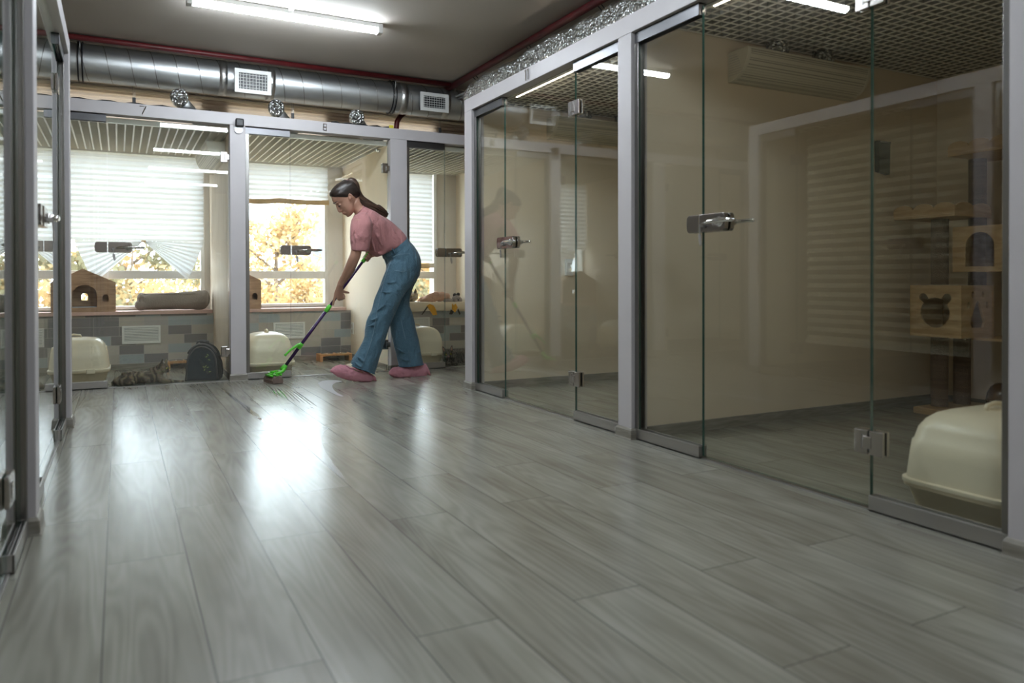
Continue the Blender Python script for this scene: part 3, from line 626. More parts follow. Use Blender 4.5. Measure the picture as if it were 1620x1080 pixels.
# flexible duct stubs over the back cabins
for (px, py, lb) in ((283, 152, 'crinkled foil duct stub below the big duct above cabin 7'), (437, 169, 'crinkled foil duct stub below the big duct left of number 8'), (565, 184, 'crinkled foil duct stub below the big duct right of number 8')):
    c = at(px, py, Y=6.385)
    t = thing('foil_duct_stub', lb, 'air duct', c)
    obj('foil_end', MB().tube([c+Vector((0, -.012, 0)), c+Vector((0, 0, 0)), c+Vector((.004, .03, -.006)), c+Vector((.015, .07, -.03))], [.052, .064, .066, .058], 24), 'foil', t, world=True, smooth=True)
    obj('flexible_hose', MB().tube([c+Vector((.01, .05, -.02)), c+Vector((.06, .10, -.06)), c+Vector((.14, .16, -.13)), c+Vector((.18, .2, -.2))], [.054, .052, .05, .045], 14), 'duct_steel', t, world=True, smooth=True)
# thin suspension wires with clips above cabin fronts
for px, pxb in ((212, 1), (463, 0), (696, 1)):
    c = at(px, 150 if px < 300 else (170 if px < 500 else 200), Y=6.62)
    t = thing('suspension_wire', {212: 'thin double suspension wire with black clip above the number 7', 463: 'thin suspension wire with black clip above cabin 8', 696: 'thin suspension wire with black clip above the right end of the back row'}[px], 'wire', c)
    for o_ in (-.006, .006): obj('wire', MB().tube([(c.x+o_, c.y, ZG+.04), (c.x+o_, c.y, ZC)], .0018, 5), 'dark_steel', t, world=True)
    obj('clip', MB().box(c.x-.012, c.x+.012, c.y-.008, c.y+.008, 2.19, 2.235), 'black_plastic', t, world=True, bevel=.003)
tag(obj('loose_cable', MB().tube([(-.3+i*.05, YB+.05, ZT+.008+.006*math.sin(i*1.7)) for i in range(20)], .007, 6), 'black_plastic', smooth=True), 'loose black cable lying on the beam left of the number 7', 'cable')
tag(obj('loose_cable', MB().tube([(1.6+i*.04, YB+.05, ZT+.010+.007*math.sin(i*2.1)) for i in range(15)], .009, 6), 'black_plastic', smooth=True), 'loose black cable on the beam between number 8 and the bent red pipe', 'cable')
tag(obj('yellow_tag', MB().box(2.10, 2.14, YB+.02, YB+.03, ZT+.001, ZT+.03), 'yellow_tag', bevel=.003), 'small yellow tag on the black cables on the back beam', 'tag')

# slim warm strip lamps lying behind the beam of the right row
m = bpy.data.materials.new('strip_glow'); m.use_nodes = True; nt = m.node_tree; nt.nodes.clear(); MATS['strip_glow'] = m
em = N(nt, 'ShaderNodeEmission'); em.inputs[0].default_value = (1.0, 0.86, 0.70, 1); em.inputs[1].default_value = 14.0
ou = N(nt, 'ShaderNodeOutputMaterial'); L(nt, em, 0, ou, 0)
for y0, y1, lb in ((3.20, 4.50, 'slim warm strip lamp behind the beam over the door of cabin 11'), (1.30, 2.60, 'slim warm strip lamp behind the beam over the large right door')):
    t = thing('strip_lamp', lb, 'strip lamp', (2.385, (y0+y1)/2, 2.045))
    obj('channel', MB().box(2.369, 2.376, y0, y1, 2.030, 2.050), 'white_plastic', t, world=True)
    obj('light_strip', MB().tube([(2.385, y0+.01, 2.034), (2.385, y1-.01, 2.034)], .007, 10), 'strip_glow', t, world=True)

# numbers on the beams
def seg(mb, pts, r, mapf): mb.tube([mapf(*p) for p in pts], r, 6)
c7 = at(226, 174, Y=YB-.004); mb = MB(); f = lambda a, b_: (c7.x+a, YB-.004, c7.z+b_)
seg(mb, [(-.022, .028), (.022, .028), (-.004, -.03)], .004, f)
tag(obj('number_sign', mb, 'chrome'), 'small metal number 7 on the beam above the cat cabin', 'number sign')
c8 = at(514, 201, Y=YB-.004); mb = MB(); f = lambda a, b_: (c8.x+a, YB-.004, c8.z+b_)
for z in (.014, -.014): seg(mb, [(-.013, z-.013), (.013, z-.013), (.013, z+.013), (-.013, z+.013), (-.013, z-.013)], .0035, f)
tag(obj('number_sign', mb, 'chrome'), 'small metal number 8 on the beam above the middle back cabin', 'number sign')
c11 = at(834, 118, X=XR-.004); mb = MB(); f = lambda a, b_: (XR-.004, c11.y+a, c11.z+b_)
for o_ in (.016, -.016): seg(mb, [(o_+.010, .026), (o_, .034), (o_, -.034)], .005, f)
tag(obj('number_sign', mb, 'chrome'), 'small metal number 11 on the right beam', 'number sign')
# sensor
t = thing('sensor_camera', 'small black box camera with round silver base on the post between cabins 7 and 8', 'camera', (.853, YB, 2.04))
obj('camera_body', MB().box(.822, .886, YB-.045, YB-.004, 2.014, 2.078), 'black_plastic', t, world=True, bevel=.01)
mb = MB(); mb.tube([(.848, YB-.012, 1.995), (.848, YB, 1.995)], .033, 24); mb.tube([(.848, YB-.018, 1.995), (.848, YB-.010, 1.995)], .012, 16); obj('round_base', mb, 'lens_silver', t, world=True)

# ------------------------------------------------------------------ bench, mats, vents
for k, (a, b_, lb) in enumerate([(-.51, .79, 7), (.895, 2.105, 8), (2.25, 3.41, 9)]):
    struct('trim_bench_%d' % lb, MB().box(a, b_, 7.60, YW, 0, .49), 'bench_tiles')
    struct('baseboard_bench_%d' % lb, MB().box(a, b_, 7.588, 7.60, 0, .05), 'skirting')
def mat_slab(a, b_, y0, y1, z0, z1, r=.012): return rrect((a+b_)/2, (y0+y1)/2, (b_-a)/2, (y1-y0)/2, r)
for a, b_, lb in ((-.505, .785, 'dusty pink seat pad on the tiled bench under the rolled grey bed'), (.90, 2.06, 'dusty pink seat pad on the tiled bench behind the mop pole')):
    mb = MB(); ol = mat_slab(a, b_, 7.575, YW-.03, 0, 0, .03); mb.prism(ol, lambda x, y: (x, y, .491), lambda x, y: (x, y, .522))
    tag(obj('bench_pad', mb, 'bench_mat', bevel=.009), lb, 'seat pad')
def vent(x0, x1, z0, z1, lb):
    t = thing('wall_vent', lb, 'air vent', ((x0+x1)/2, 7.60, z0), 0); y = 7.60
    mb = MB(); fw = .018; mb.prism([(x0, z0), (x1, z0), (x1, z1), (x0, z1)], lambda a, b_: (a, y-.014, b_), lambda a, b_: (a, y-.001, b_), holes=[[(x0+fw, z0+fw), (x1-fw, z0+fw), (x1-fw, z1-fw), (x0+fw, z1-fw)]])
    obj('frame', mb, 'white_plastic', t, world=True, bevel=.002)
    obj('recess', MB().box(x0+.01, x1-.01, y-.003, y-.0005, z0+.01, z1-.01), 'cable_grey', t, world=True)
    mb = MB(); n = 9
    for i in range(n):
        z = z0+fw+(z1-z0-2*fw)*(i+.5)/n
        mb.add([(x0+fw, y-.013, z-.006), (x1-fw, y-.013, z-.006), (x1-fw, y-.005, z+.003), (x0+fw, y-.005, z+.003)], [(0, 1, 2, 3)])
    obj('slats', mb, 'white_plastic', t, world=True, solid=.002)
vent(.022, .336, .228, .390, 'white slatted vent in the tiled bench above the tabby cat')
vent(1.335, 1.64, .222, .385, 'white slatted vent in the tiled bench behind the mop pole')
vent(2.62, 2.965, .262, .40, 'white slatted vent in the tiled bench right of the woman')

# ------------------------------------------------------------------ pleated blinds
def pleat(v, n, amp): # triangle wave
    q = (v*n) % 1; return amp*(1-abs(2*q-1))
t = thing('pleated_blind', 'large white pleated paper blind gathered by a clip, hanging in cabin 7', 'window blind', (.2, YW-.08, 1.9))
G = Vector((.206, 0, 1.167)); yb = YW-.07
mb = MB(); x0, x1 = -.50, .727
mb.grid(lambda u, v: (x0+(x1-x0)*u, yb-pleat(v, 16.5, .016), 1.975+(G.z-1.975)*v), 1, 66)
for sgn, rad_ in ((1, .521), (-1, .56)):
    def fn(u, v, sgn=sgn, rad_=rad_):
        a = v*R(44); rr = .012+(rad_-.012)*u; k = 1-.06*math.sin(v*PI)
        return (G.x+sgn*rr*k*math.cos(a), yb-pleat(v, 8, .03*(.3+.7*u))-.01*v, G.z-rr*k*math.sin(a)*(1+.0*v))
    mb.grid(fn, 6, 48)
obj('paper', mb, 'blind_paper', t, world=True)
mb = MB(); mb.box(G.x-.02, G.x+.02, yb-.045, yb-.03, G.z-.012, G.z+.006); obj('clip', mb, 'blind_band', t, world=True, bevel=.004)
obj('head_rail', MB().box(x0, x1, yb-.02, yb+.01, 1.972, 1.992), 'white_plastic', t, world=True)
def raised_blind(a, b_, ztop, zbot, lb, sag):
    t = thing('pleated_blind', lb, 'window blind', ((a+b_)/2, YW-.08, ztop)); n = max(3, round((ztop-zbot)/.048))
    obj('paper', MB().grid(lambda u, v: (a+(b_-a)*u, yb-pleat(v, n, .018), ztop+(zbot-ztop)*v-sag*v*math.sin(2*PI*u)*.5), 12, n*4), 'blind_paper', t, world=True)
    mb = MB()
    for q in range(5): mb.grid(lambda u, v, q=q: (a+(b_-a)*u, yb-.03+.012*q*0-.028*v, zbot-.006-q*.010-sag*math.sin(2*PI*u)*.5-.012*abs(math.sin(2*PI*u))), 24, 1)
    obj('folded_stack', mb, 'blind_band', t, world=True, solid=.009)
    obj('head_rail', MB().box(a, b_, yb-.02, yb+.01, ztop-.003, ztop+.015), 'white_plastic', t, world=True)
raised_blind(.94, 1.93, 1.965, 1.625, 'short raised white pleated blind with tan folded bottom, left of the woman', .012)
raised_blind(2.27, 3.09, 1.965, .985, 'white pleated blind lowered behind the woman, in the right back cabin', .006)
t = thing('pleated_blind', 'long tan pleated blind band above the beam, behind the big duct', 'window blind', (1.4, YW-.06, 2.55))
obj('paper', MB().grid(lambda u, v: (-.62+4.13*u, YW-.035-pleat(v, 14, .014), 2.56-.515*v), 1, 56), 'blind_upper', t, world=True)
obj('head_rail', MB().box(-.62, 3.51, YW-.05, YW-.025, 2.555, 2.575), 'heater_cream', t, world=True)
# blind and board in the middle left cabin, seen mirrored in the right glass
t = thing('pleated_blind', 'cream pleated blind inside the middle left cabin, seen only as a reflection', 'window blind', (XLG-.2, 3.8, 2))
obj('paper', MB().grid(lambda u, v: (-.47-pleat(v, 24, .02), 2.93+1.5*u, 2.02+(.30-2.02)*v), 1, 96), 'blind_left', t, world=True, solid=.0015)
obj('bottom_bar', MB().box(-.50, -.46, 2.93, 4.43, .27, .30), 'heater_cream', t, world=True)

# ------------------------------------------------------------------ wall heaters
def heater(loc, rz, ln, lb):
    """quarter-round perforated cover; local x along the wall, -y away from it"""
    t = thing('air_heater', lb, 'wall heater', loc, rz); D, Hh = .15, .155
    prof = [(0, 0)] + [(-D+D*(1-math.cos(a))*1.0, 0) for a in ()]
    arc = [(-D*math.cos(a*PI/2/10)**.9 if a < 10 else 0, Hh*(1-math.sin(a*PI/2/10))) for a in range(11)]
    arc = [(-D*math.cos(a), Hh-Hh*math.sin(a)) for a in [PI/2*i/12 for i in range(13)]]
    out = [(0, Hh)] + arc[:-1] + [(0, 0)]
    mb = MB(); mb.prism([(y*.985, z*.985+.002) for y, z in out], lambda a, b_: (.02, a, b_), lambda a, b_: (ln-.02, a, b_)); o = obj('cover', mb, 'perforated_cover', t); smooth_by_angle(o, 30)
    for x0_, x1_ in ((0, .022), (ln-.022, ln)):
        mb = MB(); mb.prism(out, lambda a, b_: (x0_, a, b_), lambda a, b_: (x1_, a, b_)); e = obj('end_plate', mb, 'heater_cream', t, bevel=.003)
    mb = MB()
    for i in range(9): mb.box(-.002, 0, -.115+.006*i, -.012, .02+i*.013+.012, .023+i*.013+.012)
    obj('end_slots', mb, 'switch_shade', t)
    obj('top_rail', MB().box(0, ln, -D, 0, Hh, Hh+.006), 'heater_cream', t, bevel=.002)
    for fx in (.3, .68):
        mb = MB(); mb.tube([(ln*fx, -.072, Hh+.004), (ln*fx+.005, -.072, Hh+.03), (ln*fx-.004, -.07, Hh+.05), (ln*fx, -.072, Hh+.075)], [.05, .064, .054, .06], 18); obj('foil_hose', mb, 'foil', t, smooth=True)
    return t
heater((2.915, 3.063, 1.858), 0, .96, 'cream quarter-round perforated heater high on the wall behind the large right door')
heater((2.90, 4.977, 1.868), 0, .96, 'cream quarter-round perforated heater high on the wall inside cabin 11')
heater((.79, 7.60, 1.79), R(-90), .96, 'cream quarter-round heater on the side wall of cabin 7 under foil hoses')
# duct foil in cabin 8
tag(obj('foil_duct_elbow', MB().tube([at(600, 232, Y=6.62)+Vector((.0, .05, .07)), at(602, 233, Y=6.62), at(612, 234, Y=6.62)+Vector((0, .0, -.0))], [.045, .058, .05], 18), 'foil', smooth=True), 'bluish crumpled foil duct elbow under the grid ceiling of cabin 8', 'air duct')
# switches and boxes on walls
t = thing('power_socket', 'white double power socket low on the cabin wall left of the jeans', 'socket', (2.1, 7.45, .3))
c = at(558, 519, X=2.104)
obj('plate', MB().box(2.096, 2.104, c.y-.045, c.y+.045, c.z-.06, c.z+.06), 'white_plastic', t, world=True, bevel=.004)
obj('outlet', MB().tube([(2.094, c.y, c.z+.025), (2.097, c.y, c.z+.025)], .02, 16), 'switch_shade', t, world=True)
obj('outlet', MB().tube([(2.094, c.y, c.z-.03), (2.097, c.y, c.z-.03)], .02, 16), 'switch_shade', t, world=True)
t = thing('light_switch', 'pale wall switch on the far wall inside cabin 11', 'switch', (3.1, 4.97, .85))
obj('plate', MB().box(3.06, 3.13, 4.960, 4.976, .83, .96), 'white_plastic', t, world=True, bevel=.004); obj('rocker', MB().box(3.075, 3.115, 4.955, 4.961, .86, .93), 'switch_shade', t, world=True, bevel=.002)
t = thing('wall_pocket', 'flat black document pocket on the wall behind the large right door', 'wall pocket', (4.19, 3.06, 1.55))
mb = MB(); mb.prism([(4.105, 1.645), (4.215, 1.63), (4.21, 1.44), (4.11, 1.455)], lambda a, b_: (a, 3.03, b_), lambda a, b_: (a, 3.062, b_)); obj('pocket', mb, 'black_plastic', t, world=True, bevel=.004)
obj('top_lip', MB().box(4.11, 4.21, 3.024, 3.034, 1.628, 1.642), 'carrier_rim', t, world=True, bevel=.002)

# ------------------------------------------------------------------ litter boxes
def litter_box(loc, rz, lb, mats=('cream_plastic', 'cream_plastic_base'), s=1.0, door=True):
    t = thing('litter_box', lb, 'litter box', loc, rz)
    def ring(z, hx, hy, r): return [(a*s, b_*s, z*s) for a, b_ in rrect(0, 0, hx, hy, r, 6)]
    mb = MB(); mb.rings([ring(.0, .205, .155, .05), ring(.012, .215, .165, .06), ring(.085, .238, .185, .07), ring(.092, .250, .197, .075), ring(.104, .252, .199, .075)])
    o = obj('tray', mb, mats[1], t); smooth_by_angle(o, 50)
    mb = MB(); hs = [(.1045, .254, .201, .075), (.116, .254, .201, .075), (.119, .243, .190, .07), (.20, .236, .183, .07), (.246, .231, .178, .07), (.252, .226, .173, .07), (.290, .217, .164, .07), (.318, .200, .149, .07), (.338, .176, .126, .065), (.350, .145, .098, .055), (.356, .10, .06, .04)]
    mb.rings([ring(*h) for h in hs]); o = obj('hood', mb, mats[0], t); smooth_by_angle(o, 50)
    mb = MB(); pts = [(-.05*s, 0, .355*s), (-.045*s, 0, .372*s), (0, 0, .378*s), (.045*s, 0, .372*s), (.05*s, 0, .355*s)]; mb.tube(pts, .008*s, 8); mb.box(-.03*s, .03*s, -.018*s, .018*s, .354*s, .360*s); obj('carry_handle', mb, mats[0], t, smooth=True)
    for sx, sy in ((-.12, -1), (.12, -1), (-.12, 1), (.12, 1)):
        mb = MB(); mb.box((sx-.03)*s, (sx+.03)*s, sy*.196*s, sy*.207*s, .085*s, .122*s); obj('clip', mb, mats[0], t, bevel=.004)
    if door:
        mb = MB(); mb.prism(arch(0, .125*s, .2*s, .16*s), lambda a, b_: (.2475*s-(b_-.125*s)*.12, a, b_), lambda a, b_: (.232*s-(b_-.125*s)*.12, a, b_)); obj('flap_door', mb, mats[1], t)
    return t
litter_box((-.315, 6.80, 0), 0, 'white hooded litter box at the left of cabin 7 behind the fixed glass')
litter_box((1.115, 6.66, 0), R(90), 'cream hooded litter box in cabin 8 behind the mop head', s=1.0)
litter_box((2.50, 6.80, 0), 0, 'cream hooded litter box just right of the back leg of the woman', s=1.0)
litter_box((2.64, 1.505, 0), 0, 'large cream hooded litter box in the foreground at the right edge', s=1.0)

# ------------------------------------------------------------------ cat houses on the benches
def cat_house(xl, xr, xa, z_e, z_a, lb, hole_x, hole_w, win_x):
    y0, y1 = 7.60, 7.785; z0 = .522
    t = thing('cat_house', lb, 'cat house', ((xl+xr)/2, y0, z0)); 
    out = [(xl, z0), (xr, z0), (xr, z_e), (xa, z_a), (xl, z_e)]
    ol = [(xl, z0), (xr-.01, z0), (xr, z0+.01), (xr, z_e-.01), (xr-.012, z_e+.004), (xa+.01, z_a-.005), (xa, z_a), (xa-.01, z_a-.005), (xl, z_e)]
    holes = [arch(hole_x, z0+.04, hole_w, .2)] + ([arch(win_x, z0+.09, .05, .065)] if win_x else [])
    mb = MB(); mb.prism(ol, lambda a, b_: (a, y0, b_), lambda a, b_: (a, y0+.014, b_), holes=holes); obj('front_panel', mb, 'walnut_wood', t, world=True)
    mb = MB(); mb.prism(ol, lambda a, b_: (a, y1-.012, b_), lambda a, b_: (a, y1, b_), holes=[arch(hole_x-.005, z0+.10, .052, .065)]); obj('back_panel', mb, 'walnut_wood', t, world=True)
    mb = MB(); th = .012
    mb.box(xl, xl+th, y0+.014, y1-.012, z0, z_e); mb.box(xr-th, xr, y0+.014, y1-.012, z0, z_e); mb.box(xl+th, xr-th, y0+.014, y1-.012, z0, z0+th); obj('side_panels', mb, 'walnut_wood', t, world=True)
    mb = MB()
    for p, q in (((xl, z_e), (xa, z_a)), ((xa, z_a), (xr, z_e))):
        mb.add([(p[0], y0+.014, p[1]-.016), (q[0], y0+.014, q[1]-.016), (q[0], y1-.012, q[1]-.016), (p[0], y1-.012, p[1]-.016), (p[0], y0+.014, p[1]-.002), (q[0], y0+.014, q[1]-.002), (q[0], y1-.012, q[1]-.002), (p[0], y1-.012, p[1]-.002)], [(0, 1, 2, 3), (4, 5, 6, 7), (0, 1, 5, 4), (1, 2, 6, 5), (2, 3, 7, 6), (3, 0, 4, 7)])
    obj('roof', mb, 'walnut_wood', t, world=True)
    mb = MB(); mb.prism(rrect((xl+xr)/2, (y0+y1)/2, (xr-xl)/2-.03, .07, .02), lambda a, b_: (a, b_, z0+.014), lambda a, b_: (a, b_, z0+.045)); obj('cushion', mb, 'blue_cushion', t, world=True, bevel=.01)
cat_house(-.50, -.025, -.282, .785, .905, 'wooden gabled cat house with arched door on the bench of cabin 7', -.268, .19, -.105)
cat_house(.905, 1.225, 1.06, .80, .88, 'wooden cat house on the bench of cabin 8, half hidden by the post', 1.03, .16, 1.165)

# rolled grey bed
def blob(name, mb, mat, parent, vox, sm=3, **k): return obj(name, mb, mat, parent, remesh=vox, sm=sm, **k)
t = thing('pet_bed', 'rolled dark grey fleece pet bed on the pink pad by the window', 'pet bed', (.46, 7.72, .523))
mb = MB(); rs = []
for i in range(41):
    u = i/40; x = .155+.60*u; e = 1
    if u < .10: e = math.sqrt(max(0, 1-((.10-u)/.10)**2))*.9+.1*u/.1
    if u > .93: e = math.sqrt(max(0, 1-((u-.93)/.07)**2))*.9+.1
    wob = .006*math.sin(u*9)+.004*math.sin(u*31)
    zc_ = .604+.010*u; ry = .090*e; rz_ = (.078+.006*u)*e+wob*.4
    rs.append([(x, 7.715+ry*math.cos(a)*(1+.05*math.sin(3*a+u*5)), zc_+rz_*math.sin(a)*(1+.06*math.sin(2*a+1+u*4))) for a in [2*PI*k/26 for k in range(26)]])
mb.rings(rs)
mb.ell((.725, 7.70, .625), (.045, .088, .083)); mb.ell((.185, 7.705, .635), (.04, .06, .055)); mb.ell((.18, 7.69, .575), (.055, .085, .052))
blob('bolster', mb, 'grey_fleece', t, .006, 4, world=True)
mb = MB(); mb.tube([(.185+.02*math.cos(a), 7.635+.0*a, .625+.03*math.sin(a)) for a in [2*PI*k/16 for k in range(17)]], .005, 6, cap=False); mb.tube([(.20+i*.027, 7.655-.004*math.sin(i), .672+.003*math.sin(i*1.3)) for i in range(20)], .004, 6); obj('seam', mb, 'grey_fleece', t, world=True, smooth=True)

# ------------------------------------------------------------------ bowls on wooden stands
def bowl_stand(x0, x1, y, lb):
    t = thing('bowl_stand', lb, 'feeding bowls', ((x0+x1)/2, y, 0)); h = .072; d = .08
    mb = MB(); mb.prism([(x0, y-d), (x1, y-d), (x1, y+d), (x0, y+d)], lambda a, b_: (a, b_, h-.018), lambda a, b_: (a, b_, h), holes=[circ(x0+(x1-x0)*f_, y, .052, 20) for f_ in (.28, .72)]); obj('top_board', mb, 'bowl_wood', t, world=True, bevel=.003)
    for xx in (x0, x1-.03): obj('leg_board', MB().box(xx, xx+.03, y-d, y+d, 0, h-.018), 'bowl_wood', t, world=True, bevel=.003)
    for f_ in (.28, .72):
        cx_ = x0+(x1-x0)*f_; mb = MB(); rs = []
        for r_, z in ((.058, h+.001), (.060, h+.005), (.055, h+.006), (.050, h-.01), (.042, h-.035), (.02, h-.042)): rs.append([(cx_+r_*math.cos(2*PI*k/20), y+r_*math.sin(2*PI*k/20), z) for k in range(20)])
        mb.rings(rs, cap=False); mb.add(rs[-1], [tuple(range(20))]); obj('bowl', mb, 'cup_steel', t, world=True, smooth=True)
bowl_stand(.375, .665, 7.46, 'wooden stand with two steel bowls behind the tabby cat')
bowl_stand(1.735, 2.055, 7.45, 'wooden stand with two steel bowls behind the mop, below the socket')

# ------------------------------------------------------------------ pet carrier
t = thing('pet_carrier', 'dark navy dome-shaped pet carrier standing in the corner of cabin 7', 'pet carrier', (.585, 6.47, 0), R(-13))
def carch(k, z0=0.0, n=18):
    pts = []; W2 = .118*k
    pts.append((-W2-.012, z0)); pts.append((W2+.012, z0))
    for i in range(n+1):
        a = PI*i/n; pts.append((W2*math.cos(a)*(1 if 1 else 0), z0+.14*k+(.145*k)*math.sin(a)))
    return pts
mb = MB(); fr = carch(1.0)
rs = []
for y, k in ((-.005, .93), (.0, .98), (.02, 1.0), (.16, 1.02), (.23, .99), (.245, .93)): rs.append([(a*k, y, b_*k+.001) for a, b_ in fr])
mb.rings(rs); o = obj('shell', mb, 'carrier_navy', t); smooth_by_angle(o, 45)
inn = [(a*.86, b_*.86+.018) for a, b_ in fr]; mb = MB(); mb.prism(inn, lambda a, b_: (a, -.011, b_), lambda a, b_: (a, -.004, b_)); obj('mesh_front', mb, 'carrier_mesh', t)
mb = MB(); mb.tube([(a*.90, -.008, b_*.90+.012) for a, b_ in fr[1:]]+[(fr[0][0]*.90, -.008, .012)], .0075, 8); obj('front_piping', mb, 'carrier_rim', t, smooth=True)
mb = MB(); mb.tube([(a*1.0, .012, b_*1.0+.003) for a, b_ in fr[5:-3]], .011, 8); obj('grey_rim', mb, 'carrier_rim', t, smooth=True)
mb = MB(); mb.tube([(-.045, .06, .282), (-.04, .06, .305), (.0, .06, .312), (.04, .06, .305), (.045, .06, .282)], .009, 8); mb.box(-.022, .022, .05, .07, .296, .318); obj('top_handle', mb, 'carrier_rim', t, smooth=True)
mb = MB()
for a, b_, q in ((.035, .19, .6), (.055, .165, -.4), (.03, .115, .9), (.015, .108, -.6), (.045, .105, .3), (.02, .085, 1.2), (.06, .07, .2), (.045, .205, -.8)):
    ca_, sa_ = math.cos(q), math.sin(q); lf = [(-.010, 0), (-.004, .0035), (.004, .003), (.011, 0), (.003, -.003), (-.005, -.003)]
    mb.prism([(a+x*ca_-y*sa_, b_+x*sa_+y*ca_) for x, y in lf], lambda p, r_: (p, -.0125, r_), lambda p, r_: (p, -.0108, r_))
obj('leaf_print', mb, 'carrier_print', t)
mb = MB(); mb.tube([(.125, .02, .19), (.137, .06, .15), (.140, .12, .08), (.135, .16, .03)], .008, 6); obj('side_strap', mb, 'black_plastic', t, smooth=True)

# ------------------------------------------------------------------ cats
def cat_head(c, fwd, up, s, fur, parent, mb):
    """adds head shapes to mb, returns frame for face details"""
    f = Vector(fwd).normalized(); u_ = Vector(up); u_ = (u_-f*u_.dot(f)).normalized(); r_ = f.cross(u_)
    rot = Matrix((f, r_, u_)).transposed(); c = Vector(c)
    P = lambda a, b_, d: c + s*(f*a + r_*b_ + u_*d)
    mb.ell(c, (.046*s, .047*s, .040*s), 16, 12, rot=rot)
    mb.ell(P(.034, 0, -.014), (.024*s, .024*s, .017*s), 12, 8, rot=rot)
    for sd in (-1, 1):
        mb.ell(P(.020, .024*sd, -.015), (.022*s, .020*s, .018*s), 12, 8, rot=rot)
        b0 = P(-.004, .027*sd, .024); tip = P(-.006, .040*sd, .072)
        mb.tube([b0, P(-.004, .032*sd, .045), tip], [.019*s, .0125*s, .003*s], 8)
    return P, rot
def cat_face(P, rot, s, parent, eye='cat_eye', inner='plush_grey'):
    for sd in (-1, 1):
        e = obj('eye', MB().ell(P(.040, .0195*sd, .006), (.006*s, .0085*s, .007*s), 10, 8, rot=rot), eye, parent, world=True, smooth=True)
        obj('pupil', MB().ell(P(.0452, .0195*sd, .006), (.0018*s, .0028*s, .0055*s), 8, 6, rot=rot), 'eye_gloss', e, world=True, smooth=True)
        obj('inner_ear', MB().tube([P(.006, .029*sd, .030), P(.003, .036*sd, .058)], [.010*s, .003*s], 6), inner, parent, world=True, smooth=True)
    obj('nose', MB().ell(P(.0575, 0, -.009), (.004*s, .006*s, .004*s), 8, 6, rot=rot), 'lips', parent, world=True, smooth=True)
    mb = MB()
    for sd in (-1, 1):
        for k in range(4): mb.tube([P(.046, .018*sd, -.016+.003*k), P(.044, .06*sd, -.024+.010*k)], .0005*s, 4)
    obj('whiskers', mb, 'fur_white', parent, world=True)

# tabby in cabin 7, lying along the glass, head to the right
t = thing('cat', 'brown striped tabby cat lying behind the glass of cabin 7 with outstretched paws', 'cat', (.12, 6.50, 0))
YC = 6.50
def st(px, pt, pb, rb, Y=YC):
    a = at(px, pt, Y=Y); b_ = at(px, pb, Y=Y); z0 = max(b_.z, .002); return Vector((a.x, Y, (a.z+z0)/2)), (a.z-z0)/2, rb
mb = MB(); rs = []
for px, pt, pb, rb in ((178, 602, 608, .02), (181, 598, 609, .05), (189, 594, 610, .075), (203, 589.5, 610, .088), (221, 587.5, 609.5, .085), (236, 587, 609, .078), (247, 586, 608, .068), (255, 587, 607, .05), (260, 591, 605, .03)):
    c, rz_, ry = st(px, pt, pb, rb); rs.append([(c.x, c.y+ry*math.cos(a), c.z+rz_*math.sin(a)) for a in [2*PI*k/20 for k in range(20)]])
mb.rings(rs)
hc = at(257.5, 581.0, Y=6.49); ne = at(243, 592, Y=YC)
mb.tube([ne, (ne+hc)/2+Vector((0.004, 0, -.004)), hc], [.062, .05, .038], 14)
mb.tube([at(252, 600, Y=6.46), at(262, 602.5, Y=6.455), at(278, 603.2, Y=6.45), at(291, 604, Y=6.445)], [.026, .017, .0135, .015], 10)
mb.tube([at(252, 602, Y=6.53), at(266, 604, Y=6.53)+Vector((0, 0, .008)), at(275, 604, Y=6.52)+Vector((0, 0, .006))], [.024, .017, .015], 10)
mb.ell(at(199, 604, Y=6.44), (.075, .035, .035)); mb.tube([at(193, 608, Y=6.42)+Vector((0, 0, .012)), at(214, 608, Y=6.41)+Vector((0, 0, .010))], [.018, .014], 10)
mb.tube([at(180, 605, Y=6.54), at(184, 607, Y=6.64)+Vector((0, 0, .0)), at(200, 606, Y=6.68), at(215, 605, Y=6.66)], [.02, .018, .016, .01], 10)
P, rot = cat_head(hc, (.82, -.42, -.28), (.15, 0, 1), 1.0, None, t, mb)
for i in range(14): mb.ell(at(195+i*4, 589+abs(i-6)*.25, Y=YC)+Vector((0, random.uniform(-.03, .03), 0)), (.016, .02, .012))
blob('body', mb, 'fur_tabby', t, .0048, 2, world=True)
cat_face(P, rot, 1.0, t)
obj('chest_fur', MB().ell(at(259.5, 593, Y=6.475), (.014, .016, .024)), 'fur_white', t, world=True, smooth=True)

# dark cat in the right back cabin, facing the hall
t = thing('cat', 'dark tabby cat lying by the glass right of the second litter box, facing the hall', 'cat', (2.78, 6.55, 0))
hc = at(709, 560, Y=6.53); mb = MB()
mb.tube([hc+Vector((.02, .05, -.03)), hc+Vector((.05, .10, -.045)), hc+Vector((.14, .17, -.05)), hc+Vector((.26, .22, -.055)), hc+Vector((.33, .24, -.06))], [.05, .068, .082, .078, .03], 16)
mb.tube([hc+Vector((.01, .0, -.06)), (hc.x-.01, hc.y-.03, .018), (hc.x-.02, hc.y-.09, .014)], [.03, .02, .016], 10)
mb.tube([hc+Vector((.07, .02, -.06)), (hc.x+.06, hc.y-.02, .018), (hc.x+.05, hc.y-.08, .014)], [.03, .02, .016], 10)
mb.ell(hc+Vector((.24, .14, -.075)), (.07, .05, .038))
P, rot = cat_head(hc, (-.32, -.95, -.1), (-.1, 0, 1), 1.12, None, t, mb)
blob('body', mb, 'fur_dark', t, .0048, 2, world=True); cat_face(P, rot, 1.12, t, inner='pink_cloth')

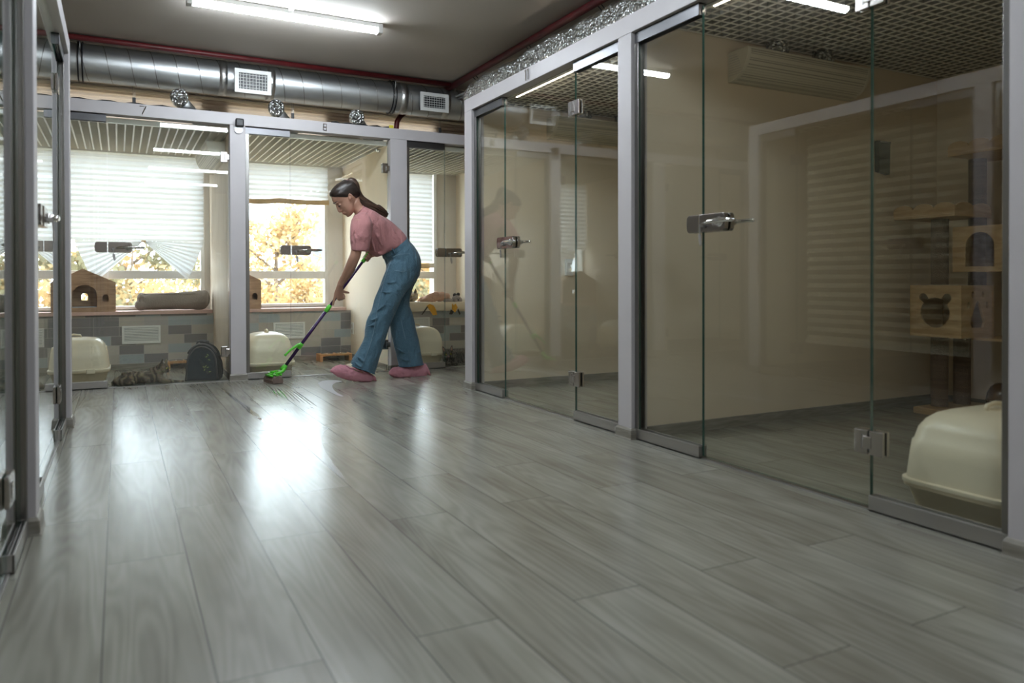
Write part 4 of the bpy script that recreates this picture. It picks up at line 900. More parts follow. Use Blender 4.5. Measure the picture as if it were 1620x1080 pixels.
# pale cat on the bench behind the woman
t = thing('cat', 'pale cat with dark ears sitting on the cream blanket right behind the jeans', 'cat', (2.72, 7.7, .57))
hc = at(655, 467, Y=7.68); mb = MB()
mb.tube([hc+Vector((.0, .02, .0)), hc+Vector((-.015, .03, -.05)), (hc.x-.03, hc.y+.03, .62)], [.035, .05, .055], 14); mb.ell((hc.x-.03, hc.y+.04, .61), (.09, .07, .05))
P, rot = cat_head(hc, (-.75, -.60, -.35), (-.2, 0, 1), .95, None, t, mb)
blob('body', mb, 'fur_point', t, .005, 2, world=True); cat_face(P, rot, .95, t)
for sd in (-1, 1): obj('dark_ear', MB().tube([P(-.004, .030*sd, .036), P(-.006, .041*sd, .076)], [.0175, .003], 8), 'fur_dark', t, world=True, smooth=True)

# ------------------------------------------------------------------ blanket, plush toy and cloth in the right cabin
t = thing('blanket', 'cream fleece blanket with yellow and black prints draped over the right bench', 'blanket', (2.83, 7.6, .5))
def bl(u, v):
    x = 2.258+1.148*u
    if v < .62: y = YW-.035-(YW-.035-7.575)*(v/.62); z = .536+.006*math.sin(9*u+7*v)+.022*(v/.62)**4*0
    else:
        q = (v-.62)/.38; y = 7.572-.004*math.sin(14*u)*q-.006*math.sin(q*PI); z = .536-q*(.098+.008*math.sin(6*u+1))
    return (x, y, z+.02*min(1, v/.1))
obj('fabric', MB().grid(bl, 60, 40), 'blanket_cream', t, world=True, smooth=True, solid=.010)
def flat_print(pts, mt, nm, y=7.558):
    mb = MB(); q = [at(px, py, Y=y) for px, py in pts]; mb.prism([(p.x, p.z) for p in q], lambda a, b_: (a, y-.0015, b_), lambda a, b_: (a, y+.002, b_)); obj(nm, mb, mt, t, world=True)
flat_print([(675, 483.5), (680, 480.5), (686, 483), (690, 490), (691.5, 498), (685, 498.5), (680, 491)], 'print_yellow', 'printed_motif')
flat_print([(715, 480), (718, 482.5), (721, 480), (724, 486), (720, 494.5), (715, 489)], 'print_yellow', 'printed_motif')
flat_print([(710.5, 497), (713.5, 489), (718, 493), (715, 497.5)], 'print_black', 'printed_motif')
flat_print([(666.5, 498), (673, 488), (676, 484), (677, 486), (668.5, 497.5)], 'print_black', 'printed_motif')
flat_print([(723.5, 490.5), (725, 488), (728.5, 496), (727, 498)], 'print_black', 'printed_motif')
t = thing('cloth', 'crumpled pinkish brown cloth lying on the cream blanket', 'cloth', (2.95, 7.72, .57))
mb = MB()
for px0, py0, px1, py1, r0, r1, Y in ((667, 477, 690, 466, .022, .036, 7.66), (672, 471, 700, 467, .02, .04, 7.72), (686, 472, 708, 468, .04, .03, 7.66), (668, 476, 684, 475, .028, .02, 7.64), (695, 472, 711, 473, .038, .018, 7.70), (662, 476, 672, 472, .016, .022, 7.76)):
    a = at(px0, py0, Y=Y); b_ = at(px1, py1, Y=Y); mb.tube([a, (a+b_)/2+Vector((0, .01, .012)), b_], [r0, (r0+r1)/2*1.1, r1], 12); mb.ell(a, (r0,)*3); mb.ell(b_, (r1,)*3)
blob('folds', mb, 'pink_cloth', t, .005, 2, world=True)
t = thing('plush_toy', 'small grey plush toy with black ears lying at the right end of the blanket', 'plush toy', (3.22, 7.7, .57))
c = at(722, 473, Y=7.66); mb = MB(); mb.ell(c, (.052, .05, .045), 16, 12); mb.ell(c+Vector((-.09, .02, -.02)), (.06, .045, .028)); mb.tube([c+Vector((-.12, 0, -.02)), c+Vector((-.05, -.02, -.02))], [.016, .022], 10)
mb.ell(c+Vector((.05, .03, -.01)), (.03, .04, .035))
blob('body', mb, 'plush_grey', t, .005, 2, world=True)
for dx, dz_ in ((-.02, .045), (.022, .052)): obj('ear', MB().ell(c+Vector((dx, 0, dz_)), (.021, .014, .021), 12, 8), 'plush_black', t, world=True, smooth=True)
for dx in (-.012, .012): obj('eye', MB().ell(c+Vector((dx, -.049, .006)), (.005, .004, .005), 8, 6), 'eye_gloss', t, world=True, smooth=True)
obj('nose', MB().ell(c+Vector((0, -.052, -.008)), (.009, .006, .010), 8, 6), 'plush_black', t, world=True, smooth=True)

# ------------------------------------------------------------------ cat tree behind the large right door
t = thing('cat_tree', 'pine cat tree with cut-out cubes and sisal posts in the dark right cabin', 'cat tree', (4.42, 2.66, 0))
simple('sisal', (0.20, 0.145, 0.11), 0.95, var=0.15, vscale=(3, 3, 60), bump=0.6, bscale=150)
obj('base_board', MB().box(4.20, 4.68, 2.40, 2.87, 0, .04), 'pine_wood', t, world=True, bevel=.006)
for nm, (x, y), z0, z1 in (('post', (4.345, 2.80), .04, .465), ('post', (4.345, 2.80), .765, 1.155), ('post', (4.55, 2.79), .04, .465), ('post', (4.50, 2.67), .76, .84), ('post', (4.50, 2.67), 1.10, 1.505)):
    obj(nm, MB().tube([(x, y, z0), (x, y, z1)], .047, 24), 'sisal', t, world=True); 
for c_ in list(t.children):
    if c_.name.startswith('post'): smooth_by_angle(c_)
# bear cube: face towards the door (x-), paw face towards the camera (y-)
X0, X1, Y0, Y1, Z0, Z1 = 4.20, 4.51, 2.58, 2.89, .462, .762; th = .014
bx = obj('bear_cube', MB().box(X0+th, X1, Y0+th, Y1, Z0, Z0+th).box(X0+th, X1, Y0+th, Y1, Z1-th, Z1).box(X0+th, X1, Y1-th, Y1, Z0+th, Z1-th).box(X1-th, X1, Y0+th, Y1-th, Z0+th, Z1-th), 'pine_wood', t, world=True)
bear = []; cy0, cz0 = (Y0+Y1)/2, (Z0+Z1)/2-.008
for i in range(144):
    a = 2*PI*i/144; dx, dz_ = math.cos(a), math.sin(a); best = .088
    for sx in (-1, 1):
        ex, ez, er = sx*.072, .086, .026; bq = dx*ex+dz_*ez; dd = bq*bq-(ex*ex+ez*ez-er*er)
        if bq > 0 and dd > 0: best = max(best, bq+math.sqrt(dd))
    bear.append((cy0+dx*best, cz0+dz_*best))
mb = MB(); mb.prism([(Y0, Z0), (Y1, Z0), (Y1, Z1), (Y0, Z1)], lambda a, b_: (X0, a, b_), lambda a, b_: (X0+th, a, b_), holes=[bear]); obj('bear_face_panel', mb, 'pine_wood', bx, world=True)
cx0 = (X0+X1)/2
drop = [(cx0-.055, cz0-.085), (cx0+.055, cz0-.085), (cx0+.07, cz0-.055), (cx0+.045, cz0+.0), (cx0+.02, cz0+.055), (cx0, cz0+.07), (cx0-.02, cz0+.055), (cx0-.045, cz0+.0), (cx0-.07, cz0-.055)]
toes = [[(cx0+dx+.012*math.cos(a), cz0+dz_+.02*math.sin(a)) for a in [2*PI*i/12 for i in range(12)]] for dx, dz_ in ((-.088, .045), (-.048, .105), (.048, .105), (.088, .045))]
mb = MB(); mb.prism([(X0+th, Z0), (X1, Z0), (X1, Z1), (X0+th, Z1)], lambda a, b_: (a, Y0, b_), lambda a, b_: (a, Y0+th, b_), holes=[drop]+toes); obj('paw_print_panel', mb, 'pine_wood', bx, world=True)
# upper cube with arched door
X0, X1, Y0, Y1, Z0, Z1 = 4.31, 4.62, 2.36, 2.70, .84, 1.10
bx = obj('arch_cube', MB().box(X0+th, X1, Y0, Y1, Z0, Z0+th).box(X0+th, X1, Y0, Y1, Z1-th, Z1).box(X0+th, X1, Y1-th, Y1, Z0+th, Z1-th).box(X1-th, X1, Y0, Y1-th, Z0+th, Z1-th).box(X0+th, X1, Y0, Y0+th, Z0+th, Z1-th), 'pine_wood', t, world=True)
mb = MB(); mb.prism([(Y0, Z0), (Y1, Z0), (Y1, Z1), (Y0, Z1)], lambda a, b_: (X0, a, b_), lambda a, b_: (X0+th, a, b_), holes=[arch(2.545, Z0+.03, .16, .195)]); obj('arched_front', mb, 'pine_wood', bx, world=True)
obj('lower_shelf', MB().box(4.36, 4.68, 2.36, 2.62, .448, .462), 'pine_wood', t, world=True)
def scallop(x0, x1, y0, y1, z, n, nm):
    s_ = obj(nm, MB().box(x0, x1, y0, y1, z, z+.016), 'pine_wood', t, world=True, bevel=.002)
    def ol(a0, a1, k):
        pts = [(a1, z+.016), (a0, z+.016), (a0, z+.05)]; w_ = (a1-a0)/k
        for i in range(k):
            for j in range(9):
                a = PI-PI*j/8; pts.append((a0+w_*(i+.5)+w_*.5*math.cos(a)*.98, z+.05+.032*math.sin(a)))
        pts.append((a1, z+.05)); out = []
        for p in pts:
            if not out or (abs(p[0]-out[-1][0])+abs(p[1]-out[-1][1])) > 1e-4: out.append(p)
        return out
    mb = MB(); mb.prism(ol(y0, y1, n), lambda a, b_: (x0, a, b_), lambda a, b_: (x0+.012, a, b_)); mb.prism(ol(x0+.013, x1, 2), lambda a, b_: (a, y0, b_), lambda a, b_: (a, y0+.012, b_)); obj('scalloped_rim', mb, 'pine_wood', s_, world=True)
scallop(4.20, 4.55, 2.62, 3.00, 1.158, 3, 'cloud_shelf')
scallop(4.26, 4.66, 2.34, 2.70, 1.505, 3, 'top_perch')
t = thing('food_dome', 'dark glossy domed feeder on the base of the cat tree', 'feeder', (4.50, 2.53, .04))
mb = MB(); rs = []
for r_, z in ((.07, .0), (.075, .01), (.078, .06), (.072, .10), (.055, .135), (.03, .155), (.008, .16)): rs.append([(4.50+r_*math.cos(2*PI*k/24), 2.53+r_*math.sin(2*PI*k/24), .041+z) for k in range(24)])
mb.rings(rs); obj('dome', mb, 'amber_dome', t, world=True, smooth=True); obj('rim', MB().tube([(4.50+.077*math.cos(2*PI*k/24), 2.53+.077*math.sin(2*PI*k/24), .10) for k in range(25)], .004, 6, cap=False), 'chrome', t, world=True, smooth=True)

# ------------------------------------------------------------------ the woman
wm = thing('person', 'woman with dark ponytail in pink t-shirt and wide blue jeans, bending over a mop', 'person', (1.85, 5.86, 0))
YV = Vector((0, 1, 0))
def loftpx(mb, st, n=28, round0=True, round1=True, ex=1.0, fold=0.0, ph=0.0):
    """stations: (pixel of one silhouette edge), (pixel of the other), depth Y, half depth"""
    rs = []; cs = []
    for i, s in enumerate(st):
        a = at(*s[0], Y=s[2]); b_ = at(*s[1], Y=s[2]); cs.append(((a+b_)/2, (a-b_)/2, s[3]))
    def ring(c, h, rb, k=1.0):
        out = []
        for j in range(n):
            t_ = 2*PI*j/n; ca, sa = math.cos(t_), math.sin(t_)
            ca = math.copysign(abs(ca)**ex, ca); sa = math.copysign(abs(sa)**ex, sa)
            w_ = 1+fold*math.sin(5*t_+ph+c.z*30)
            out.append(c+h*(ca*k*w_)+YV*(rb*sa*k*w_))
        return out
    if round0:
        d = (cs[0][0]-cs[1][0]).normalized(); r_ = min(cs[0][1].length, cs[0][2])*.5
        rs.append(ring(cs[0][0]+d*r_, cs[0][1], cs[0][2], .35)); rs.append(ring(cs[0][0]+d*r_*.7, cs[0][1], cs[0][2], .75))
    # subdivide stations smoothly (Catmull-Rom)
    m_ = len(cs)
    for i in range(m_-1):
        p0, p1, p2, p3 = cs[max(i-1, 0)], cs[i], cs[i+1], cs[min(i+2, m_-1)]
        for q in range(4):
            u = q/4
            def cr(a, b_, c_, d_): return .5*((2*b_)+(c_-a)*u+(2*a-5*b_+4*c_-d_)*u*u+(3*b_-a-3*c_+d_)*u**3)
            rs.append(ring(cr(p0[0], p1[0], p2[0], p3[0]), cr(p0[1], p1[1], p2[1], p3[1]), cr(p0[2], p1[2], p2[2], p3[2])))
    rs.append(ring(*cs[-1]))
    if round1:
        d = (cs[-1][0]-cs[-2][0]).normalized(); r_ = min(cs[-1][1].length, cs[-1][2])*.5
        rs.append(ring(cs[-1][0]+d*r_*.7, cs[-1][1], cs[-1][2], .75)); rs.append(ring(cs[-1][0]+d*r_, cs[-1][1], cs[-1][2], .35))
    mb.rings(rs); return mb

YM = 5.87
ear0 = at(551, 313, Y=YM)
UPV = Vector((-.659, 0, .753)).normalized(); FV = Vector((-.753, 0, -.659)).normalized()
def H(f, u, y=0): return ear0 + FV*f + UPV*u + YV*y
def slices(mb, sl, n=32, ex0=.9):
    rs = []
    for u, f1, f0, hw in sl:
        c = (f1+f0)/2; h = (f1-f0)/2; ring = []
        ex = ex0 if (ex0 > .7 or u > .085) else .42
        if ex0 < .7 and u > .085: ex = .85
        for j in range(n):
            t_ = 2*PI*j/n; ca, sa = math.cos(t_), math.sin(t_)
            # narrower towards the face, fuller at the back
            wd = hw*(1-.22*max(0, ca)**2)
            ring.append(H(c+h*math.copysign(abs(ca)**ex, ca), u, wd*math.copysign(abs(sa)**ex, sa)))
        rs.append(ring)
    mb.rings(rs); return mb
mb = MB()
slices(mb, [(-.116, .094, .062, .012), (-.110, .102, .045, .026), (-.095, .105, .018, .043), (-.078, .105, .0, .053), (-.06, .108, -.015, .058), (-.045, .110, -.035, .061), (-.02, .110, -.06, .066), (.008, .108, -.08, .070), (.030, .115, -.088, .073), (.06, .114, -.092, .075), (.092, .100, -.085, .070), (.112, .082, -.068, .057), (.126, .045, -.035, .032)])
mb.tube([H(.104, .022), H(.111, .006), H(.119, -.014), H(.125, -.030), H(.125, -.038), H(.108, -.044)], [.010, .0105, .011, .0105, .0095, .012], 12)
for s in (-1, 1): mb.ell(H(.114, -.038, .011*s), (.012, .0075, .009), 10, 8)
mb.ell(H(.098, -.030), (.020, .026, .022), 12, 8); mb.ell(H(.096, -.070), (.018, .030, .020), 12, 8)
mb.ell(H(.094, -.100), (.014, .016, .014), 12, 8)                    # chin
for s in (-1, 1):
    mb.ell(H(.104, .030, .024*s), (.013, .022, .008), 12, 8)          # brow ridge
    mb.ell(H(.066, -.026, .034*s), (.024, .022, .026), 12, 8)         # cheek
    mb.ell(H(.097, .004, .029*s), (.011, .015, .009), 12, 8)          # lowered eyelid
    mb.ell(H(.004, .004, .077*s), (.014, .008, .026), 12, 8)          # ear
    mb.tube([H(-.006, -.020, .083*s), H(-.012, .006, .087*s), H(-.004, .027, .087*s), H(.012, .022, .084*s)], [.004, .005, .005, .004], 8)
mb.ell(H(.107, -.067), (.011, .022, .0075), 12, 8, rot=None); mb.ell(H(.103, -.081), (.010, .019, .0075), 12, 8)
# neck and trunk (inside the clothes), arms, legs, feet: one continuous body
loftpx(mb, [((553, 333), (568, 308), YM, .052), ((560.8, 337), (572, 323), YM, .050), ((563, 343), (580, 331), YM, .075), ((566, 360), (590, 340), YM, .145), ((578, 382), (610, 353), YM, .13), ((592, 396), (626, 366), YM, .115), ((612, 400), (640, 382), YM, .115), ((624, 420), (654, 405), YM, .13), ((626, 440), (652, 432), YM, .12)])
def limb(pts, mbx, n=16):
    P_ = [at(*p[0], Y=p[1]) for p in pts]; r_ = [p[2] for p in pts]
    Q, rr = [], []
    for i in range(len(P_)-1):
        p0, p1, p2, p3 = P_[max(i-1, 0)], P_[i], P_[i+1], P_[min(i+2, len(P_)-1)]
        for q in range(4):
            u = q/4; Q.append(.5*((2*p1)+(p2-p0)*u+(2*p0-5*p1+4*p2-p3)*u*u+(3*p1-p0-3*p2+p3)*u**3)); rr.append(r_[i]+(r_[i+1]-r_[i])*u)
    Q.append(P_[-1]); rr.append(r_[-1]); mbx.tube(Q, rr, n)
# near (left) arm, hand at the middle of the pole
limb([((571, 350), 5.72, .050), ((567, 372), 5.705, .047), ((563.5, 398), 5.71, .041), ((559, 411), 5.73, .041), ((553.5, 424), 5.78, .042), ((547, 436), 5.835, .036), ((540.5, 446.5), 5.875, .0275), ((538, 452), 5.885, .025)], mb)
# far (right) arm, hand on the grip
limb([((577, 350), 6.02, .050), ((588, 370), 6.08, .045), ((600, 389), 6.12, .040), ((594, 397), 6.05, .036), ((588, 402), 5.985, .027)], mb)
# legs
limb([((634, 432), 5.80, .078), ((614, 470), 5.79, .075), ((600, 508), 5.785, .058), ((592, 535), 5.785, .056), ((578, 570), 5.785, .040), ((570, 588), 5.78, .036), ((566, 594), 5.78, .036)], mb)
limb([((640, 430), 5.95, .085), ((634, 470), 5.95, .075), ((635, 508), 5.94, .058), ((640, 535), 5.93, .056), ((648, 565), 5.925, .040), ((653, 582), 5.92, .036)], mb)
limb([((572, 596), 5.78, .032), ((552, 592), 5.78, .032), ((532, 589), 5.78, .026)], mb); limb([((660, 589), 5.92, .032), ((640, 590), 5.92, .03), ((624, 591), 5.92, .024)], mb)
# mop pole line
PB = at(450.3, 580, Y=6.04); PT = at(588.5, 394, Y=5.90); PD = (PT-PB).normalized(); PLN = (PT-PB).length
def onpole(px, py):
    best = min(range(400), key=lambda i: (lambda q: (q[0]-px)**2+(q[1]-py)**2)(projpx(PB+PD*(PLN*i/399))))
    return PB+PD*(PLN*best/399)
def projpx(P_):
    d = Vector(P_)-Vector((0, 0, CAMZ)); z = d.dot(FW); return (810+FPX*d.dot(RT)/z, CY-FPX*d.dot(UP)/z)
SIDE = PD.cross(YV).normalized()       # in-plane normal of the pole
if SIDE.x < 0: SIDE = -SIDE            # towards the lower right
def chain(pts, rad, mbx): mbx.tube(pts, rad, 10)
# near hand: palm beside the pole, index pointing down along it, the others curled round it
hp = onpole(536, 467); wr = at(538, 452, Y=5.885)
palm = [wr, wr*.5+(hp+Vector((-.004, -.034, .012)))*.5, hp+Vector((-.006, -.036, .006)), hp+Vector((-.010, -.034, -.012))]
rs = []
for c_, wx, wy in zip(palm, (.025, .031, .036, .031), (.019, .017, .016, .013)):
    d = (palm[-1]-palm[0]).normalized(); n1 = d.cross(YV).normalized(); n2 = d.cross(n1)
    rs.append([c_+n1*wx*math.cos(2*PI*k/16)+n2*wy*math.sin(2*PI*k/16) for k in range(16)])
mb.rings(rs)
k0 = hp+Vector((-.034, -.034, -.004))
chain([k0+Vector((.006, 0, .012)), k0+Vector((-.002, .004, -.020)), k0+Vector((-.006, .010, -.044)), k0+Vector((-.010, .016, -.070)), k0+Vector((-.011, .018, -.080))], [.0105, .0100, .0092, .0085, .006], mb)
for i, (dx, ln) in enumerate(((-.012, 1.0), (.008, .97), (.026, .85))):
    b0 = hp+Vector((dx-.004, -.036, -.006+.003*i)); D_ = Vector((.010, 0, -.030))*ln
    chain([b0, b0+D_*.9+Vector((0, .004, 0)), b0+D_*1.25+Vector((.012, .024, .003)), b0+D_*.9+Vector((.022, .042, .012)), b0+D_*.3+Vector((.020, .050, .020))], [.0100, .0096, .0090, .0085, .0065], mb)
tb = wr*.45+hp*.55+Vector((.018, -.018, .0))
chain([tb, tb+Vector((.024, .000, -.008)), tb+Vector((.048, .004, -.014)), tb+Vector((.062, .006, -.017))], [.012, .0105, .0092, .0065], mb)
# far hand: closed round the grip, knuckles towards us
gp = onpole(581.5, 404); wr2 = at(588, 402, Y=5.985)
mb.rings([[c_+PD*(a_*math.cos(2*PI*k/14))+Vector((.6, .8, 0))*(b2*math.sin(2*PI*k/14)) for k in range(14)] for c_, a_, b2 in ((wr2, .028, .022), (gp+Vector((.022, .045, -.002)), .036, .018), (gp+Vector((.006, .040, .002)), .037, .016), (gp+Vector((-.012, .034, .004)), .034, .013))])
for i in range(4):
    o_ = PD*(-.033+.022*i)+gp; s_ = (.93, 1, .97, .85)[3-i]
    chain([o_+SIDE*.020+Vector((0, .030, 0)), o_+SIDE*.033*s_+Vector((0, .006, 0)), o_+SIDE*.026+Vector((0, -.018, 0)), o_+SIDE*.002+Vector((0, -.027, 0)), o_-SIDE*.017*s_+Vector((0, -.021, 0))], [.0100, .0100, .0094, .0088, .0068], mb)
chain([gp-SIDE*.010+Vector((0, .030, 0))+PD*.02, gp-SIDE*.026+Vector((0, .012, 0))+PD*.036, gp-SIDE*.022+Vector((0, -.010, 0))+PD*.052], [.0120, .0105, .007], mb)
blob('body', mb, 'skin', wm, .0042, 2, world=True)

# face details
for s in (-1, 1):
    obj('eyebrow', MB().tube([H(.117, .034, .010*s), H(.115, .040, .024*s), H(.106, .040, .038*s), H(.094, .034, .049*s)], [.002, .0032, .0030, .0012], 8), 'hair', wm, world=True, smooth=True)
    obj('eyelashes', MB().tube([H(.112, .003, .018*s), H(.112, -.003, .026*s), H(.106, -.003, .036*s), H(.097, .004, .044*s)], [.0014, .0030, .0030, .0014], 8), 'plush_black', wm, world=True, smooth=True)
    obj('earring', MB().ell(H(.002, -.026, .080*s), (.004, .004, .004), 8, 6), 'chrome', wm, world=True, smooth=True)
obj('lips', MB().ell(H(.1135, -.0675), (.0065, .017, .004), 12, 8).ell(H(.1085, -.080), (.0065, .015, .0045), 12, 8), 'lips', wm, world=True, smooth=True)
mb = MB()
slices(mb, [(-.050, -.042, -.070, .022), (-.035, -.030, -.090, .050), (-.015, -.020, -.098, .066), (.000, -.006, -.102, .073), (.012, .040, -.104, .0765), (.026, .058, -.105, .079), (.042, .070, -.106, .081), (.058, .082, -.107, .082), (.076, .094, -.106, .081), (.092, .104, -.100, .076), (.105, .105, -.090, .069), (.120, .090, -.070, .056), (.131, .058, -.040, .036), (.137, .02, -.01, .012)], ex0=.5)
mb.tube([H(-.045, .090), H(-.062, .094), at(552, 290, Y=YM)], [.045, .038, .020], 14)
blob('hair', mb, 'hair', wm, .0045, 3, world=True)
def spline(pts, sub=5):
    out = []
    for i in range(len(pts)-1):
        p0, p1, p2, p3 = pts[max(i-1, 0)], pts[i], pts[i+1], pts[min(i+2, len(pts)-1)]
        for q in range(sub):
            u = q/sub; out.append(tuple(.5*((2*b_)+(c_-a)*u+(2*a-5*b_+4*c_-d_)*u*u+(3*b_-a-3*c_+d_)*u**3) for a, b_, c_, d_ in zip(p0, p1, p2, p3)))
    out.append(pts[-1]); return out
mb = MB()
mainp = [(550.5, 290.5, .018), (555, 286.0, .028), (561, 291, .033), (564.5, 303, .032), (571, 314.5, .033), (582, 323, .036), (594, 328.5, .028), (601, 332, .016), (606, 335, .008), (611, 339, .002)]
sp = spline(mainp)
mb.tube([at(p[0], p[1], Y=YM-.0) for p in sp], [p[2] for p in sp], 18)
random.seed(3)
for k in range(80):
    oy, on = random.uniform(-.034, .034), random.uniform(-5.5, 5.5); e = random.uniform(-9, 6)
    q = [(p[0]+on*.35*min(1, i/4)+(e*.5 if i > 6 else 0), p[1]-on*.8*min(1, i/4)+(e*.5 if i > 6 else 0), p[2]) for i, p in enumerate(mainp)][2:]
    q = spline(q, 3); n_ = len(q)
    mb.tube([at(p[0], p[1], Y=YM+oy) for p in q], [.0046*(1-i/n_)**.5+.0006 for i in range(n_)], 6)
o = obj('ponytail', mb, 'hair_tail', wm, world=True, smooth=True)
c = at(551.5, 289.5, Y=YM); ax = (at(556, 285, Y=YM)-at(549, 292, Y=YM)).normalized(); n1 = ax.cross(YV)
mb = MB(); mb.tube([c+(n1*math.cos(a)+YV*math.sin(a))*(.024+.004*math.sin(7*a)) for a in [2*PI*k/42 for k in range(43)]], .008, 8, cap=False); obj('hair_tie', mb, 'hair_tie', wm, world=True, smooth=True)

# t-shirt
mb = MB()
loftpx(mb, [((563.8, 338.3), (573.5, 325.5), YM, .064), ((560, 343), (581, 329.5), YM, .105), ((558, 356), (591, 334.5), YM, .165), ((563, 371), (602, 341), YM, .175), ((573, 386), (614, 348), YM, .165), ((584, 399), (626, 357.5), YM, .155), ((594.5, 406), (636, 367), YM, .152), ((602, 404), (641.5, 375), YM, .148), ((609, 398), (641, 381), YM, .135)], fold=.012, round0=False)
loftpx(mb, [((557, 347), (583, 339), 5.76, .07), ((554.5, 358), (588, 352), 5.725, .078), ((553.8, 372), (587, 370), 5.705, .078), ((555, 386), (585, 387), 5.70, .074), ((556.3, 396.5), (582.5, 397.8), 5.70, .068)], round1=False, fold=.02)
loftpx(mb, [((562, 347), (590, 340), 5.99, .07), ((570, 360), (600, 352), 6.04, .075), ((580, 378), (608, 368), 6.08, .070), ((588, 390), (612, 378), 6.10, .062)], round1=False, fold=.02)
# bunched cloth at the waist
for (p, q, Y, r_) in (((599, 402), (612, 397), 5.77, .018), ((608, 396), (624, 389), 5.752, .016), ((622, 389), (638, 377), 5.765, .016)):
    mb.tube([at(*p, Y=Y), (at(*p, Y=Y)+at(*q, Y=Y))/2, at(*q, Y=Y)], [r_*.8, r_, r_*.8], 10)
# deeper folds
for (p, q, Y0_, r_) in (((590, 356), (606, 392), 5.715, .013), ((600, 352), (622, 384), 5.72, .012), ((586, 372), (594, 399), 5.725, .012), ((612, 358), (634, 376), 5.74, .011), ((559, 362), (566, 392), 5.642, .009), ((572, 356), (577, 394), 5.640, .008)):
    mb.tube([at(*p, Y=Y0_+.012), (at(*p, Y=Y0_)+at(*q, Y=Y0_))/2, at(*q, Y=Y0_+.012)], [r_*.3, r_, r_*.3], 8)
blob('t_shirt', mb, 'shirt_pink', wm, .0052, 3, world=True)
obj('collar', MB().tube([at(568.7, 332, Y=YM)+(at(563.4, 338.6, Y=YM)-at(568.7, 332, Y=YM))*math.cos(a)*1.0+YV*.064*math.sin(a) for a in [2*PI*k/28 for k in range(29)]], .0045, 8, cap=False), 'shirt_pink', wm, world=True, smooth=True)
# sleeve hem stitch
# jeans
mb = MB()
loftpx(mb, [((606.5, 403), (642.5, 377.5), YM, .142), ((610, 412), (652.5, 388.5), YM, .160), ((613, 422), (661, 403), YM, .172), ((611, 434), (664, 418), YM, .174), ((610, 444), (661.5, 436), YM, .160)], round0=False)
loftpx(mb, [((613, 418), (661, 410), 5.79, .085), ((611, 428), (663, 424), 5.79, .095), ((602.5, 449), (655.5, 444), 5.79, .096), ((594.4, 469.5), (640, 464), 5.785, .094), ((588.4, 490), (628, 488), 5.785, .088), ((581.5, 504.5), (619, 509), 5.785, .082), ((578, 521), (613.5, 524), 5.785, .080), ((576, 535), (608, 540), 5.785, .080), ((567.5, 553), (603.5, 555), 5.785, .082), ((558, 567), (598, 572), 5.785, .084), ((553.7, 577.5), (591.8, 590.5), 5.785, .082)], round1=False, fold=.018)
loftpx(mb, [((618, 420), (662, 416), 5.95, .085), ((616, 440), (661.5, 438), 5.95, .092), ((616, 459), (652, 456), 5.95, .090), ((614, 479), (647, 478), 5.945, .086), ((615, 497), (652.5, 498), 5.94, .082), ((617.5, 513), (656, 513), 5.935, .080), ((619.5, 528), (659.5, 528), 5.93, .080), ((622.5, 543), (662.5, 542), 5.925, .082), ((627, 558), (665.5, 557), 5.925, .083), ((631, 579), (668.8, 574.8), 5.92, .082)], round1=False, fold=.018, ph=1)
for (p, q, Y0_, r_) in (((583, 507), (606, 498), 5.712, .012), ((580, 517), (600, 506), 5.712, .012), ((600, 505), (616, 513), 5.712, .011), ((607, 448), (640, 440), 5.705, .010), ((600, 462), (632, 458), 5.70, .011), ((618, 470), (596, 492), 5.70, .010), ((564, 563), (584, 574), 5.710, .013), ((560, 572), (580, 583), 5.710, .012), ((632, 566), (655, 570), 5.848, .012), ((624, 548), (650, 560), 5.85, .010), ((650, 560), (666, 555), 5.85, .010)):
    mb.tube([at(*p, Y=Y0_+.014), (at(*p, Y=Y0_)+at(*q, Y=Y0_))/2+Vector((0, 0, -.012)), at(*q, Y=Y0_+.014)], [r_*.3, r_, r_*.3], 8)
blob('jeans', mb, 'denim', wm, .0052, 3, world=True)
simple('denim_dark', (0.05, 0.12, 0.18), 0.8, bump=.3, bscale=200); simple('denim_seam', (0.16, 0.25, 0.31), 0.8)
a0 = at(606, 402, Y=YM); a1 = at(642.5, 376, Y=YM)
mb = MB(); dn = at(609, 409, Y=YM)-at(606, 402, Y=YM)
mb.rings([[ (a0+a1)/2+dn*k+(a0-a1)/2*(1.015+.03*k)*math.cos(2*PI*j/36)+YV*(.144+.004*k)*math.sin(2*PI*j/36) for j in range(36)] for k in (-.15, 0.0, .35, .75, .95)], cap=False)
obj('waistband', mb, 'denim', wm, world=True, smooth=True, solid=.004)
for px, py in ((622, 396.5), (638, 383)):
    p = at(px, py, Y=5.735 if px < 630 else 5.76); obj('belt_loop', MB().tube([p+Vector((-.01, -.004, .02)), p+Vector((.0, -.010, 0)), p+Vector((.012, -.006, -.024))], .005, 6), 'denim_dark', wm, world=True)
def onskin(pts, nm, mt, r_, y0_):
    mb = MB(); mb.tube([at(a, b_, Y=y) for a, b_, y in pts], r_, 6); obj(nm, mb, mt, wm, world=True, smooth=True)
onskin([(618, 414, 5.70), (612, 430, 5.697), (606, 450, 5.695), (600, 475, 5.691), (596, 495, 5.698), (592, 520, 5.702), (586, 545, 5.702), (577, 568, 5.700), (571, 584, 5.701)], 'side_seam', 'denim_seam', .0022, 0)
onskin([(634, 505, 5.86), (640, 530, 5.853), (646, 552, 5.846), (650, 575, 5.84)], 'side_seam', 'denim_seam', .0022, 0)
onskin([(622, 406, 5.702), (632, 402, 5.698), (648, 401, 5.708), (653, 413, 5.712), (650, 424, 5.704), (638, 430, 5.694), (624, 427, 5.693)], 'back_pocket_stitch', 'denim_seam', .0022, 0)
